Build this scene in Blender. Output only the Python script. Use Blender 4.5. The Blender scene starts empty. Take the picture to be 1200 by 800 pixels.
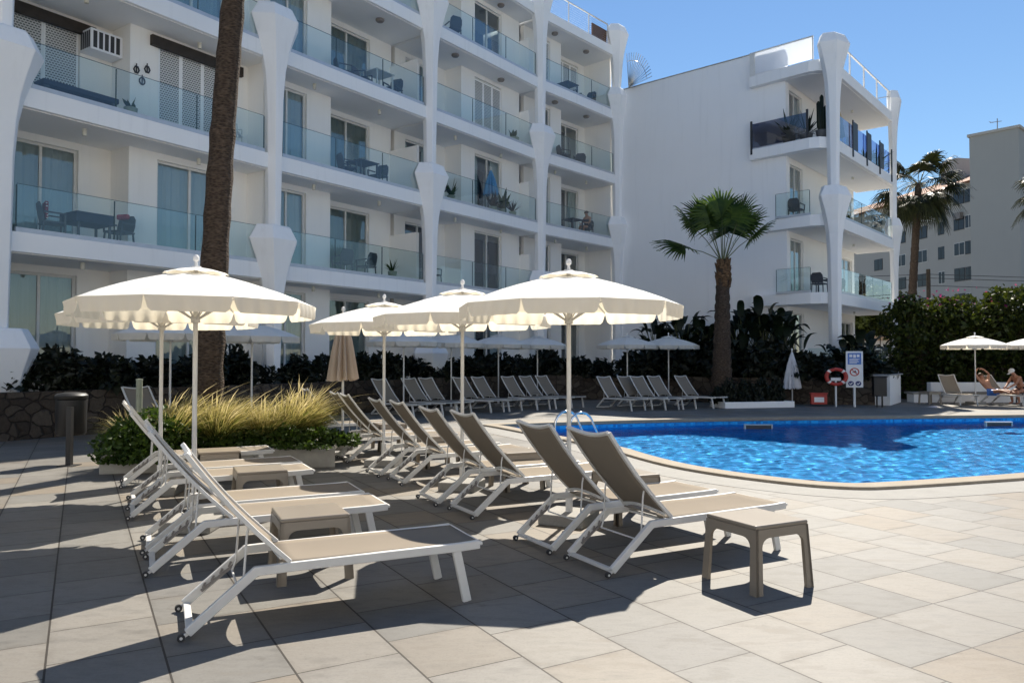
import bpy, bmesh, math, random
import numpy as np
from mathutils import Vector, Matrix

sc = bpy.context.scene
COL = sc.collection
R = math.radians
rng = random.Random(7)

# ------------------------------------------------------------------ camera, world, sun, exposure
EYE = 1.7
FPX, HOR = 890.0, 422.0            # focal length and horizon measured on the 1200 px wide photograph
cam_d = bpy.data.cameras.new('camera')
cam = bpy.data.objects.new('camera', cam_d); COL.objects.link(cam)
cam_d.sensor_width = 36; cam_d.lens = FPX / 1200 * 36
cam_d.clip_start = 0.05; cam_d.clip_end = 3000
cam.location = (0, 0, EYE); cam.rotation_euler = (R(90) + math.atan2(22, FPX), 0, 0)
sc.camera = cam

SUN_AZ, SUN_EL = 19.0, 47.0        # azimuth clockwise from the viewing direction
world = bpy.data.worlds.new('World'); sc.world = world; world.use_nodes = True
wn = world.node_tree
bg = wn.nodes['Background']
sky = wn.nodes.new('ShaderNodeTexSky'); sky.sky_type = 'NISHITA'; sky.sun_disc = False
sky.sun_elevation = R(SUN_EL); sky.sun_rotation = R(SUN_AZ)
sky.altitude = 0; sky.air_density = 1.35; sky.dust_density = 0.0; sky.ozone_density = 7.5
wn.links.new(sky.outputs[0], bg.inputs[0]); bg.inputs[1].default_value = 0.050
sun_d = bpy.data.lights.new('sun', 'SUN'); sun_d.energy = 3.9; sun_d.angle = R(0.5); sun_d.color = (1, 0.93, 0.81)
sun = bpy.data.objects.new('sun', sun_d); COL.objects.link(sun)
sd = Vector((math.sin(R(SUN_AZ)) * math.cos(R(SUN_EL)), math.cos(R(SUN_AZ)) * math.cos(R(SUN_EL)), math.sin(R(SUN_EL))))
sun.rotation_euler = sd.to_track_quat('Z', 'Y').to_euler(); sun.location = (10, 20, 40)
sc.view_settings.view_transform = 'Standard'; sc.view_settings.look = 'None'
sc.view_settings.exposure = 1.2; sc.view_settings.gamma = 1.0; sc.view_settings.use_curve_mapping = False
sc.render.engine = 'CYCLES'
sc.cycles.max_bounces = 12; sc.cycles.diffuse_bounces = 7; sc.cycles.transparent_max_bounces = 24
sc.cycles.transmission_bounces = 6; sc.cycles.glossy_bounces = 3
sc.cycles.caustics_reflective = False; sc.cycles.caustics_refractive = True
sc.cycles.use_denoising = True

# ------------------------------------------------------------------ helpers
def gp(px, py, z=0.0):
    """point at height z seen at that place of the photograph"""
    Y = (EYE - z) * FPX / (py - HOR)
    return Vector(((px - 600) / FPX * Y, Y, z))
def dp(px, py, Y):
    return Vector(((px - 600) / FPX * Y, Y, EYE + (HOR - py) / FPX * Y))

class MB:
    def __init__(s, M=None): s.v = []; s.f = []; s.M = M; s.mi = []; s.cur = 0
    def add(s, vs, fs):
        o = len(s.v)
        for p in vs:
            p = Vector(p)
            s.v.append(s.M @ p if s.M else p)
        for f in fs: s.f.append(tuple(i + o for i in f)); s.mi.append(s.cur)
    def box(s, x0, x1, y0, y1, z0, z1):
        s.add([(x0,y0,z0),(x1,y0,z0),(x1,y1,z0),(x0,y1,z0),(x0,y0,z1),(x1,y0,z1),(x1,y1,z1),(x0,y1,z1)],
              [(0,3,2,1),(4,5,6,7),(0,1,5,4),(1,2,6,5),(2,3,7,6),(3,0,4,7)])
    def prism(s, poly, z0, z1):
        n = len(poly)
        s.add([(p[0],p[1],z0) for p in poly] + [(p[0],p[1],z1) for p in poly],
              [tuple(range(n))[::-1], tuple(range(n, 2*n))] + [(i,(i+1)%n,n+(i+1)%n,n+i) for i in range(n)])
    def plate(s, poly, axis, t0, t1):
        """polygon given in two axes, extruded along the third ('x' or 'y')"""
        n = len(poly)
        mk = (lambda a, b, t: (t, a, b)) if axis == 'x' else (lambda a, b, t: (a, t, b))
        s.add([mk(a,b,t0) for a,b in poly] + [mk(a,b,t1) for a,b in poly],
              [tuple(range(n))[::-1], tuple(range(n, 2*n))] + [(i,(i+1)%n,n+(i+1)%n,n+i) for i in range(n)])
    def tube(s, pts, r, n=8, cap=True):
        pts = [Vector(p) for p in pts]; m = len(pts)
        rs = r if isinstance(r, (list, tuple)) else [r]*m
        ref = None; rings = []
        for i, p in enumerate(pts):
            t = (pts[min(i+1,m-1)] - pts[max(i-1,0)]).normalized()
            if ref is None:
                ref = t.orthogonal().normalized()
            ref = (ref - t*ref.dot(t)).normalized(); b = t.cross(ref)
            rings.append([p + (ref*math.cos(2*math.pi*k/n) + b*math.sin(2*math.pi*k/n))*rs[i] for k in range(n)])
        vs = [q for rg in rings for q in rg]
        fs = [(i*n+k, i*n+(k+1)%n, (i+1)*n+(k+1)%n, (i+1)*n+k) for i in range(m-1) for k in range(n)]
        if cap: fs += [tuple(range(n))[::-1], tuple(range((m-1)*n, m*n))]
        s.add(vs, fs)
    def bar(s, pts, w, h, up=(0,0,1)):
        """rectangular section along a path: w across, h along up"""
        pts = [Vector(p) for p in pts]; m = len(pts); up = Vector(up); rings = []
        for i, p in enumerate(pts):
            a = (pts[i]-pts[i-1]).normalized() if i > 0 else None
            c = (pts[i+1]-pts[i]).normalized() if i < m-1 else None
            t = ((a or c) + (c or a)).normalized()
            sd_ = t.cross(up)
            sd_ = sd_.normalized() if sd_.length > 1e-6 else Vector((1,0,0))
            u2 = sd_.cross(t).normalized()
            k = 1.0
            if a and c: k = 1.0/max(0.4, math.sqrt((1+a.dot(c))/2))
            rings.append([p + sd_*(w/2)*x + u2*(h/2)*k*y for x, y in ((-1,-1),(1,-1),(1,1),(-1,1))])
        vs = [q for rg in rings for q in rg]
        fs = [(i*4+k, i*4+(k+1)%4, (i+1)*4+(k+1)%4, (i+1)*4+k) for i in range(m-1) for k in range(4)]
        fs += [(3,2,1,0), tuple(range((m-1)*4, m*4))]
        s.add(vs, fs)
    def lathe(s, prof, n=24, cx=0, cy=0):
        m = len(prof)
        vs = [(cx + r*math.cos(2*math.pi*k/n), cy + r*math.sin(2*math.pi*k/n), z) for r, z in prof for k in range(n)]
        fs = [(i*n+k, i*n+(k+1)%n, (i+1)*n+(k+1)%n, (i+1)*n+k) for i in range(m-1) for k in range(n)]
        if prof[0][0] > 1e-5: fs.append(tuple(range(n))[::-1])
        if prof[-1][0] > 1e-5: fs.append(tuple(range((m-1)*n, m*n)))
        s.add(vs, fs)
    def loft(s, rings, cap=True):
        n = len(rings[0]); m = len(rings)
        fs = [(i*n+k, i*n+(k+1)%n, (i+1)*n+(k+1)%n, (i+1)*n+k) for i in range(m-1) for k in range(n)]
        if cap: fs += [tuple(range(n))[::-1], tuple(range((m-1)*n, m*n))]
        s.add([q for rg in rings for q in rg], fs)
    def build(s, name, mat, parent=None, smooth=False, bevel=0, world=False):
        me = bpy.data.meshes.new(name)
        off = parent.location if (world and parent) else Vector((0,0,0))
        me.from_pydata([v - off for v in s.v], [], s.f)
        bm = bmesh.new(); bm.from_mesh(me); bmesh.ops.recalc_face_normals(bm, faces=bm.faces); bm.to_mesh(me); bm.free()
        for q in (mat if isinstance(mat, (list, tuple)) else [mat]): me.materials.append(q)
        if any(s.mi): me.polygons.foreach_set('material_index', s.mi)
        if smooth:
            me.polygons.foreach_set('use_smooth', [True]*len(me.polygons))
            me.set_sharp_from_angle(angle=R(40))
        o = bpy.data.objects.new(name, me); COL.objects.link(o)
        if parent: o.parent = parent
        if bevel:
            b = o.modifiers.new('bevel', 'BEVEL'); b.width = bevel; b.segments = 2; b.limit_method = 'ANGLE'; b.angle_limit = R(35)
        return o

def npmesh(name, verts, faces, mat, parent=None, smooth=False):
    me = bpy.data.meshes.new(name)
    me.from_pydata(verts.tolist() if hasattr(verts, 'tolist') else verts, [], faces.tolist() if hasattr(faces, 'tolist') else faces)
    me.materials.append(mat)
    if smooth: me.polygons.foreach_set('use_smooth', [True]*len(me.polygons))
    o = bpy.data.objects.new(name, me); COL.objects.link(o)
    if parent: o.parent = parent
    return o

def tag(o, label, cat, group=None, kind=None):
    if label: o['label'] = label
    if cat: o['category'] = cat
    if group: o['group'] = group
    if kind or cat: o['kind'] = kind or 'thing'
    return o
def empty(name, loc, label, cat, rz=0, group=None):
    o = bpy.data.objects.new(name, None); COL.objects.link(o)
    o.location = loc; o.rotation_euler = (0,0,rz); o.empty_display_size = 0.2
    return tag(o, label, cat, group)
def kids(o): return [c for c in bpy.data.objects if c.parent == o]
def copy_tree(o, parent=None, ch=None):
    c = o.copy(); COL.objects.link(c)
    if parent: c.parent = parent
    for k in kids(o): copy_tree(k, c)
    return c
def place(o, loc, rz, label, scale=None):
    o.location = loc; o.rotation_euler = (0,0,rz)
    if label: o['label'] = label
    if scale: o.scale = (scale,)*3 if isinstance(scale, (int, float)) else scale
    return o

# ------------------------------------------------------------------ materials
class NT:
    def __init__(s, name):
        s.m = bpy.data.materials.new(name); s.m.use_nodes = True; s.t = s.m.node_tree
        s.b = s.t.nodes['Principled BSDF']; s.out = s.t.nodes['Material Output']
    def n(s, typ, **kw):
        x = s.t.nodes.new('ShaderNode'+typ)
        for k, v in kw.items():
            if k.startswith('i_'):
                key = k[2:]; x.inputs[int(key) if key.isdigit() else key].default_value = v
            else: setattr(x, k, v)
        return x
    def l(s, a, b): s.t.links.new(a, b)
    def math(s, op, a, b=None, c=None):
        x = s.n('Math', operation=op)
        for i, q in enumerate((a, b, c)):
            if q is None: continue
            if isinstance(q, (int, float)): x.inputs[i].default_value = q
            else: s.l(q, x.inputs[i])
        return x.outputs[0]
    def ramp(s, fac, stops, interp='LINEAR'):
        x = s.n('ValToRGB'); cr = x.color_ramp; cr.interpolation = interp
        while len(cr.elements) < len(stops): cr.elements.new(0.5)
        for e, (p, c) in zip(cr.elements, stops):
            e.position = p; e.color = (*c, 1) if len(c) == 3 else c
        s.l(fac, x.inputs[0]); return x.outputs[0]
    def mix(s, fac, a, b, mode='MIX'):
        x = s.n('Mix', data_type='RGBA', blend_type=mode)
        for i, q in ((0, fac), (6, a), (7, b)):
            if isinstance(q, (int, float)): x.inputs[i].default_value = q
            elif isinstance(q, tuple): x.inputs[i].default_value = (*q, 1) if len(q) == 3 else q
            else: s.l(q, x.inputs[i])
        return x.outputs[2]
    def obj(s): return s.n('TexCoord').outputs['Object']
    def noise(s, vec, scale, detail=4, rough=0.55, out=0):
        x = s.n('TexNoise'); x.inputs['Scale'].default_value = scale; x.inputs['Detail'].default_value = detail
        x.inputs['Roughness'].default_value = rough
        if vec is not None: s.l(vec, x.inputs['Vector'])
        return x.outputs[out]
    def bump(s, h, strength, dist=0.01):
        x = s.n('Bump'); x.inputs['Strength'].default_value = strength; x.inputs['Distance'].default_value = dist
        s.l(h, x.inputs['Height']); s.l(x.outputs[0], s.b.inputs['Normal'])
    def set(s, base=None, rough=None, metal=None, spec=None):
        if base is not None:
            if isinstance(base, tuple): s.b.inputs['Base Color'].default_value = (*base, 1)
            else: s.l(base, s.b.inputs['Base Color'])
        if rough is not None:
            if isinstance(rough, (int, float)): s.b.inputs['Roughness'].default_value = rough
            else: s.l(rough, s.b.inputs['Roughness'])
        if metal is not None: s.b.inputs['Metallic'].default_value = metal
        if spec is not None: s.b.inputs['Specular IOR Level'].default_value = spec
        return s

def basic(name, col, rough=0.6, metal=0, var=0.12, scale=6.0, bump=0.0, spec=None):
    t = NT(name); v = t.obj()
    nz = t.noise(v, scale, 5)
    lo = tuple(max(0, c*(1-var)) for c in col); hi = tuple(min(1, c*(1+var)) for c in col)
    t.set(t.ramp(nz, [(0.3, lo), (0.7, hi)]), rough, metal, spec)
    if bump: t.bump(t.noise(v, scale*8, 3), bump, 0.01)
    return t.m

def m_paint(name, col, streak=0.16):
    t = NT(name); v = t.obj()
    big = t.noise(v, 0.5, 5); fine = t.noise(v, 14, 4)
    mp = t.n('Mapping'); t.l(v, mp.inputs[0]); mp.inputs['Scale'].default_value = (3.2, 3.2, 0.16)
    st = t.noise(mp.outputs[0], 1.6, 5, 0.65)
    c = t.mix(t.math('MULTIPLY', t.ramp(st, [(0.55, (0,0,0)), (0.72, (1,1,1))]), streak), col, tuple(x*0.6 for x in col))
    c = t.mix(t.math('MULTIPLY', t.ramp(big, [(0.35, (0,0,0)), (0.7, (1,1,1))]), 0.12), c, tuple(x*0.8 for x in col))
    t.set(c, 0.75, 0, 0.25); t.bump(fine, 0.08, 0.01)
    return t.m

def leafy(name, col, col2, trans=0.35, rough=0.5, scale=3.0, objrand=0.0):
    t = NT(name); v = t.obj()
    g = t.n('NewGeometry')
    f = t.math('ADD', t.math('MULTIPLY', t.noise(v, scale, 3), 0.7), t.math('MULTIPLY', g.outputs['Random Per Island'], 0.3))
    c = t.ramp(f, [(0.3, col), (0.68, col2)])
    t.set(c, rough, 0, 0.35)
    tr = t.n('BsdfTranslucent'); t.l(t.mix(1.0, c, (1.0, 1.0, 0.45), 'MULTIPLY'), tr.inputs[0])
    mx = t.n('MixShader'); mx.inputs[0].default_value = trans
    t.l(t.b.outputs[0], mx.inputs[1]); t.l(tr.outputs[0], mx.inputs[2]); t.l(mx.outputs[0], t.out.inputs[0])
    return t.m

M = {}
M['paint'] = m_paint('white_render', (0.91, 0.91, 0.905))
M['wing_paint'] = m_paint('white_wall_render', (0.91, 0.91, 0.91), 0.12)
M['warm'] = m_paint('cream_white_render', (0.89, 0.87, 0.83), 0.10)
M['soffit'] = m_paint('soffit_paint', (0.87, 0.865, 0.85), 0.03)
M['wmetal'] = basic('white_powder_coat', (0.66, 0.645, 0.615), 0.38, 0, 0.05, 5)
M['alu'] = basic('white_aluminium_frame', (0.70, 0.69, 0.66), 0.4, 0, 0.05)
M['channel'] = basic('anodised_channel', (0.52, 0.55, 0.60), 0.4, 0.4, 0.06)
M['dark'] = basic('dark_plastic', (0.030, 0.030, 0.034), 0.5, 0, 0.2)
M['bin'] = basic('dark_bin_metal', (0.013, 0.012, 0.012), 0.5, 0, 0.25, 4)
M['chair'] = basic('charcoal_chair', (0.055, 0.06, 0.075), 0.55, 0, 0.15)
M['blinds'] = basic('dark_wood_pelmet', (0.030, 0.022, 0.018), 0.6, 0, 0.3)
M['steel'] = basic('polished_steel', (0.72, 0.72, 0.72), 0.12, 1.0, 0.03)
M['brass'] = basic('lamp_body', (0.62, 0.60, 0.52), 0.45, 0, 0.08)
M['taupe'] = basic('taupe_plastic', (0.24, 0.20, 0.155), 0.33, 0, 0.05, 3, 0.05, 0.6)
M['concrete'] = basic('pale_concrete', (0.36, 0.34, 0.30), 0.85, 0, 0.15, 5, 0.25)
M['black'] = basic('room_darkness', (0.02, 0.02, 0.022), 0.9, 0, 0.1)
M['skim'] = basic('skimmer_frame', (0.42,0.47,0.47), 0.5)
M['red'] = basic('red_plastic', (0.42, 0.035, 0.025), 0.45, 0, 0.1)
M['signblue'] = basic('sign_blue', (0.05, 0.16, 0.50), 0.4, 0, 0.08)
M['navy'] = basic('sign_navy', (0.02, 0.035, 0.16), 0.4, 0, 0.08)
M['signwhite'] = basic('sign_white', (0.72, 0.74, 0.76), 0.45, 0, 0.04)
M['greenpost'] = basic('pale_green_post', (0.30, 0.32, 0.24), 0.6, 0, 0.15)
M['soil'] = basic('planting_soil', (0.035, 0.026, 0.018), 0.95, 0, 0.4, 9, 0.4)
M['reed'] = basic('reed_screen', (0.14, 0.075, 0.045), 0.8, 0, 0.45, 30, 0.3)
M['pot'] = basic('plant_pot', (0.30, 0.33, 0.26), 0.6, 0, 0.15)
M['slate_pot'] = basic('grey_pot', (0.10, 0.105, 0.11), 0.6, 0, 0.15)
M['skin'] = basic('tanned_skin', (0.42, 0.20, 0.12), 0.55, 0, 0.1, 8)
M['hair'] = basic('brown_hair', (0.09, 0.045, 0.02), 0.6, 0, 0.2)
M['cap'] = basic('white_cap', (0.75, 0.73, 0.70), 0.7, 0, 0.06)
M['shorts'] = basic('navy_shorts', (0.02, 0.025, 0.05), 0.8, 0, 0.2)
M['redcloth'] = basic('red_cloth', (0.33, 0.03, 0.05), 0.8, 0, 0.15)
M['parasol_blue'] = basic('blue_parasol_cloth', (0.10, 0.30, 0.52), 0.8, 0, 0.15)
M['parasol_tan'] = basic('tan_parasol_cloth', (0.50, 0.38, 0.22), 0.8, 0, 0.12)
M['white_cover'] = basic('white_cover_cloth', (0.70, 0.70, 0.72), 0.8, 0, 0.08)
M['apt'] = m_paint('apartment_render', (0.44, 0.43, 0.40), 0.15)
M['greyblock'] = m_paint('grey_tower_render', (0.35, 0.36, 0.35), 0.06)
M['rooftile'] = basic('terracotta_roof', (0.33, 0.16, 0.10), 0.85, 0, 0.35, 3, 0.3)
M['tan'] = basic('tan_render', (0.55, 0.38, 0.25), 0.85, 0, 0.1)
M['roofgrey'] = basic('grey_roof_felt', (0.28, 0.28, 0.28), 0.9, 0, 0.15)

# bark
def m_bark(name, a, b, sc_=7.0):
    t = NT(name); v = t.obj()
    mp = t.n('Mapping'); t.l(v, mp.inputs[0]); mp.inputs['Scale'].default_value = (1.2, 1.2, 3.2)
    nz = t.noise(mp.outputs[0], sc_, 6, 0.7); vo = t.n('TexVoronoi'); t.l(mp.outputs[0], vo.inputs['Vector']); vo.inputs['Scale'].default_value = sc_*1.6
    f = t.math('ADD', t.math('MULTIPLY', nz, 0.6), t.math('MULTIPLY', vo.outputs['Distance'], 0.5))
    t.set(t.ramp(f, [(0.3, a), (0.62, b), (0.85, tuple(x*1.5 for x in b))]), 0.9, 0, 0.15); t.bump(f, 1.0, 0.05)
    return t.m
M['bark'] = m_bark('palm_bark', (0.028, 0.020, 0.015), (0.085, 0.062, 0.046))
M['bark2'] = m_bark('palm_bark_brown', (0.04, 0.025, 0.016), (0.15, 0.09, 0.05), 5)
M['palm'] = leafy('palm_leaf', (0.018, 0.045, 0.012), (0.095, 0.15, 0.026), 0.35)
M['palm_far'] = leafy('palm_leaf_far', (0.010, 0.014, 0.006), (0.045, 0.05, 0.016), 0.2)
M['petiole'] = basic('palm_petiole', (0.11, 0.12, 0.05), 0.5, 0, 0.15)
M['shrub'] = leafy('shrub_leaf', (0.022, 0.05, 0.010), (0.075, 0.125, 0.02), 0.35)
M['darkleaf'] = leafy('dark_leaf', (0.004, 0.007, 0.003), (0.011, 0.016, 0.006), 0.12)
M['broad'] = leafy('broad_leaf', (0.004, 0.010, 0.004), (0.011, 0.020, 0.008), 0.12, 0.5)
M['hedge'] = leafy('hedge_leaf', (0.015, 0.026, 0.006), (0.075, 0.095, 0.014), 0.4)
M['blossom'] = leafy('magenta_bract', (0.30, 0.03, 0.20), (0.46, 0.07, 0.30), 0.4)
M['twig'] = basic('woody_stem', (0.06, 0.045, 0.03), 0.9, 0, 0.3)

def m_grass():
    t = NT('feather_grass'); v = t.obj()
    sx = t.n('SeparateXYZ'); t.l(v, sx.inputs[0]); g = t.n('NewGeometry')
    f = t.math('ADD', sx.outputs[2], t.math('MULTIPLY', t.math('SUBTRACT', g.outputs['Random Per Island'], 0.5), 0.42))
    c = t.ramp(f, [(0.16, (0.05, 0.082, 0.014)), (0.36, (0.17, 0.185, 0.04)), (0.56, (0.42, 0.345, 0.11)), (0.84, (0.68, 0.57, 0.31))])
    t.set(c, 0.6, 0, 0.3)
    tr = t.n('BsdfTranslucent'); t.l(c, tr.inputs[0]); mx = t.n('MixShader'); mx.inputs[0].default_value = 0.45
    t.l(t.b.outputs[0], mx.inputs[1]); t.l(tr.outputs[0], mx.inputs[2]); t.l(mx.outputs[0], t.out.inputs[0])
    return t.m
M['grass'] = m_grass()

def m_tiles():
    t = NT('pool_deck_tiles'); v = t.obj()
    sx = t.n('SeparateXYZ'); t.l(v, sx.inputs[0]); X, Y = sx.outputs[0], sx.outputs[1]
    W = 0.595
    w = t.math('ADD', t.math('MULTIPLY', X, 0.869), t.math('MULTIPLY', Y, 0.494))
    a = t.math('ADD', t.math('MULTIPLY', X, -0.494), t.math('MULTIPLY', Y, 0.869))
    wr = t.math('DIVIDE', t.math('ADD', w, 0.149), W)
    row = t.math('FLOOR', wr); fw = t.math('FRACT', wr)
    wn1 = t.n('TexWhiteNoise', noise_dimensions='1D'); t.l(row, wn1.inputs['W'])
    sh = t.math('MULTIPLY', t.math('ROUND', t.math('MULTIPLY', wn1.outputs[0], 3.0)), 0.333)
    ar = t.math('ADD', t.math('DIVIDE', a, 0.60), sh)
    cell = t.math('FLOOR', ar); fa = t.math('FRACT', ar)
    cx = t.n('CombineXYZ'); t.l(row, cx.inputs[0]); t.l(cell, cx.inputs[1])
    wn2 = t.n('TexWhiteNoise', noise_dimensions='2D'); t.l(cx.outputs[0], wn2.inputs['Vector'])
    tile = t.ramp(wn2.outputs[0], [(0.0, (0.165, 0.160, 0.149)), (0.2, (0.208, 0.20, 0.184)), (0.42, (0.228, 0.216, 0.196)), (0.62, (0.23, 0.196, 0.155)), (0.8, (0.18, 0.174, 0.163)), (1.0, (0.245, 0.23, 0.206))])
    # veins and wear within a tile, shifted per tile
    ad = t.n('VectorMath', operation='ADD'); t.l(v, ad.inputs[0])
    vm = t.n('VectorMath', operation='SCALE'); t.l(wn2.outputs['Color'], vm.inputs[0]); vm.inputs['Scale'].default_value = 9.0
    t.l(vm.outputs[0], ad.inputs[1])
    mp = t.n('Mapping'); t.l(ad.outputs[0], mp.inputs[0]); mp.inputs['Rotation'].default_value = (0,0,R(-29)); mp.inputs['Scale'].default_value = (1.0, 2.6, 1)
    n1 = t.noise(mp.outputs[0], 3.0, 8, 0.68); n2 = t.noise(v, 0.35, 4); n3 = t.noise(v, 60, 3, 0.6)
    c = t.mix(0.62, tile, t.ramp(n1, [(0.3, (0.52,0.52,0.53)), (0.50, (1,1,1)), (0.60, (0.86,0.85,0.84)), (0.72, (1.0,0.93,0.84))]), 'MULTIPLY')
    c = t.mix(0.6, c, t.ramp(n2, [(0.35, (0.72,0.69,0.66)), (0.62, (1,1,1))]), 'MULTIPLY')
    c = t.mix(0.3, c, t.ramp(n3, [(0.32, (0.66,0.64,0.62)), (0.5, (1,1,1))]), 'MULTIPLY')
    spots = t.noise(v, 3.3, 5, 0.75)
    c = t.mix(0.55, c, t.ramp(spots, [(0.26, (0.45,0.41,0.36)), (0.37, (1,1,1))]), 'MULTIPLY')
    def joint(fr, half):
        e = t.math('MINIMUM', fr, t.math('SUBTRACT', 1.0, fr)); return t.math('LESS_THAN', e, half)
    jn = t.noise(v, 1.6, 3)
    jA = joint(fw, 0.0105); jB = t.math('MULTIPLY', joint(fa, 0.0075), t.ramp(jn, [(0.35, (0.55,)*3), (0.5, (1,1,1))]))
    j = t.math('MAXIMUM', jA, jB)
    def near_(fr): return t.math('MINIMUM', fr, t.math('SUBTRACT', 1.0, fr))
    edge = t.math('MINIMUM', near_(fw), near_(fa))
    dirt = t.math('MULTIPLY', t.ramp(edge, [(0.0, (1,1,1)), (0.09, (0,0,0))]), t.ramp(t.noise(v, 5.0, 5, 0.7), [(0.42, (0,0,0)), (0.66, (1,1,1))]))
    c = t.mix(t.math('MULTIPLY', dirt, 0.42), c, (0.075, 0.06, 0.046))
    c = t.mix(t.math('MULTIPLY', j, 0.93), c, (0.022, 0.017, 0.013))
    t.set(c, t.math('ADD', t.math('MULTIPLY', n1, 0.3), 0.45), 0, 0.3)
    hgt = t.math('SUBTRACT', t.math('ADD', t.math('MULTIPLY', n1, 0.25), t.math('MULTIPLY', n3, 0.18)), t.math('MULTIPLY', j, 1.0))
    t.bump(hgt, 0.35, 0.006)
    return t.m
M['tiles'] = m_tiles()

def m_coping(name, a, b):
    t = NT(name); v = t.obj()
    n1 = t.noise(v, 4, 7, 0.7); n2 = t.noise(v, 40, 3)
    t.set(t.mix(0.3, t.ramp(n1, [(0.3, a), (0.7, b)]), t.ramp(n2, [(0.35, (0.7,)*3), (0.5, (1,1,1))]), 'MULTIPLY'), 0.75, 0, 0.25)
    t.bump(n1, 0.3, 0.01); return t.m
M['coping'] = m_coping('sandstone_coping', (0.27, 0.225, 0.165), (0.335, 0.285, 0.22))
M['apron'] = m_coping('pale_apron_paving', (0.25, 0.24, 0.222), (0.30, 0.288, 0.265))

def m_stone():
    t = NT('stone_wall'); v = t.obj()
    nz = t.n('TexNoise'); t.l(v, nz.inputs['Vector']); nz.inputs['Scale'].default_value = 2.0
    ad = t.n('VectorMath', operation='MULTIPLY_ADD'); t.l(nz.outputs['Color'], ad.inputs[0]); ad.inputs[1].default_value = (0.34,0.34,0.34); t.l(v, ad.inputs[2])
    mp = t.n('Mapping'); t.l(ad.outputs[0], mp.inputs[0]); mp.inputs['Scale'].default_value = (2.9, 2.9, 3.9)
    vo = t.n('TexVoronoi'); t.l(mp.outputs[0], vo.inputs['Vector']); vo.inputs['Scale'].default_value = 1.0; vo.inputs['Randomness'].default_value = 0.8
    ve = t.n('TexVoronoi', feature='DISTANCE_TO_EDGE'); t.l(mp.outputs[0], ve.inputs['Vector']); ve.inputs['Scale'].default_value = 1.0; ve.inputs['Randomness'].default_value = 0.8
    sp = t.n('SeparateColor'); t.l(vo.outputs['Color'], sp.inputs[0])
    c = t.ramp(sp.outputs[0], [(0, (0.055,0.043,0.034)), (0.5, (0.085,0.066,0.05)), (1, (0.115,0.094,0.074))])
    n2 = t.noise(v, 18, 5, 0.7)
    c = t.mix(0.6, c, t.ramp(n2, [(0.3, (0.5,)*3), (0.6, (1,1,1))]), 'MULTIPLY')
    e = t.ramp(ve.outputs['Distance'], [(0.005, (0,0,0)), (0.06, (1,1,1))])
    c = t.mix(e, (0.04,0.032,0.026), c); t.set(c, 0.9, 0, 0.2)
    t.bump(t.math('ADD', t.math('MULTIPLY', e, 0.8), t.math('MULTIPLY', n2, 0.4)), 0.9, 0.05); return t.m
M['stone'] = m_stone()

def m_mosaic():
    t = NT('pool_mosaic'); v = t.obj()
    sx = t.n('SeparateXYZ'); t.l(v, sx.inputs[0])
    def cell(q): return t.math('FLOOR', t.math('MULTIPLY', q, 14))
    cx = t.n('CombineXYZ'); [t.l(cell(sx.outputs[i]), cx.inputs[i]) for i in range(3)]
    w = t.n('TexWhiteNoise', noise_dimensions='3D'); t.l(cx.outputs[0], w.inputs['Vector'])
    c = t.ramp(w.outputs[0], [(0, (0.003, 0.20, 0.60)), (0.5, (0.006, 0.33, 0.80)), (1, (0.015, 0.45, 0.92))])  # mosaic blues; their light and dark cells imitate the mottling of caustic light
    t.set(c, 0.5, 0, 0.3); return t.m
M['mosaic'] = m_mosaic()

def m_water():
    t = NT('pool_water'); v = t.obj()
    bp = t.n('Bump'); bp.inputs['Strength'].default_value = 0.35; bp.inputs['Distance'].default_value = 0.02; t.l(t.noise(v, 9.0, 3, 0.6), bp.inputs['Height'])
    rf = t.n('BsdfRefraction'); rf.inputs[0].default_value = (0.84, 0.98, 1.0, 1); rf.inputs['Roughness'].default_value = 0.0; rf.inputs['IOR'].default_value = 1.33
    gl = t.n('BsdfGlossy'); gl.inputs['Roughness'].default_value = 0.03; t.l(bp.outputs[0], gl.inputs['Normal'])
    fr = t.n('Fresnel'); fr.inputs['IOR'].default_value = 1.33; t.l(bp.outputs[0], fr.inputs['Normal'])
    m2 = t.n('MixShader'); t.l(t.math('MULTIPLY', fr.outputs[0], 0.6), m2.inputs[0]); t.l(rf.outputs[0], m2.inputs[1]); t.l(gl.outputs[0], m2.inputs[2])
    t.l(m2.outputs[0], t.out.inputs[0]); return t.m
M['water'] = m_water()

def m_glass(name, tint, refl=1.0, base=0.0):
    t = NT(name)
    tr = t.n('BsdfTransparent'); tr.inputs[0].default_value = (*tint, 1)
    gl = t.n('BsdfGlossy'); gl.inputs['Roughness'].default_value = 0.01; gl.inputs[0].default_value = (0.95, 0.98, 1.0, 1)
    v = t.obj(); bp = t.n('Bump'); bp.inputs['Strength'].default_value = 0.06; bp.inputs['Distance'].default_value = 0.02
    t.l(t.noise(v, 1.2, 2), bp.inputs['Height']); t.l(bp.outputs[0], gl.inputs['Normal'])
    g = t.n('NewGeometry'); dt = t.n('VectorMath', operation='DOT_PRODUCT'); t.l(g.outputs['Normal'], dt.inputs[0]); t.l(g.outputs['Incoming'], dt.inputs[1])
    sch = t.math('ADD', t.math('MULTIPLY', t.math('POWER', t.math('SUBTRACT', 1.0, t.math('ABSOLUTE', dt.outputs['Value'])), 5.0), 0.96), 0.04)
    f = t.math('MINIMUM', t.math('ADD', t.math('MULTIPLY', sch, refl), base), 0.95)
    mx = t.n('MixShader'); t.l(f, mx.inputs[0]); t.l(tr.outputs[0], mx.inputs[1]); t.l(gl.outputs[0], mx.inputs[2])
    t.l(mx.outputs[0], t.out.inputs[0]); return t.m
M['rail_glass'] = m_glass('balustrade_glass', (0.80, 0.90, 0.90), 1.3, 0.05)
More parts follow.
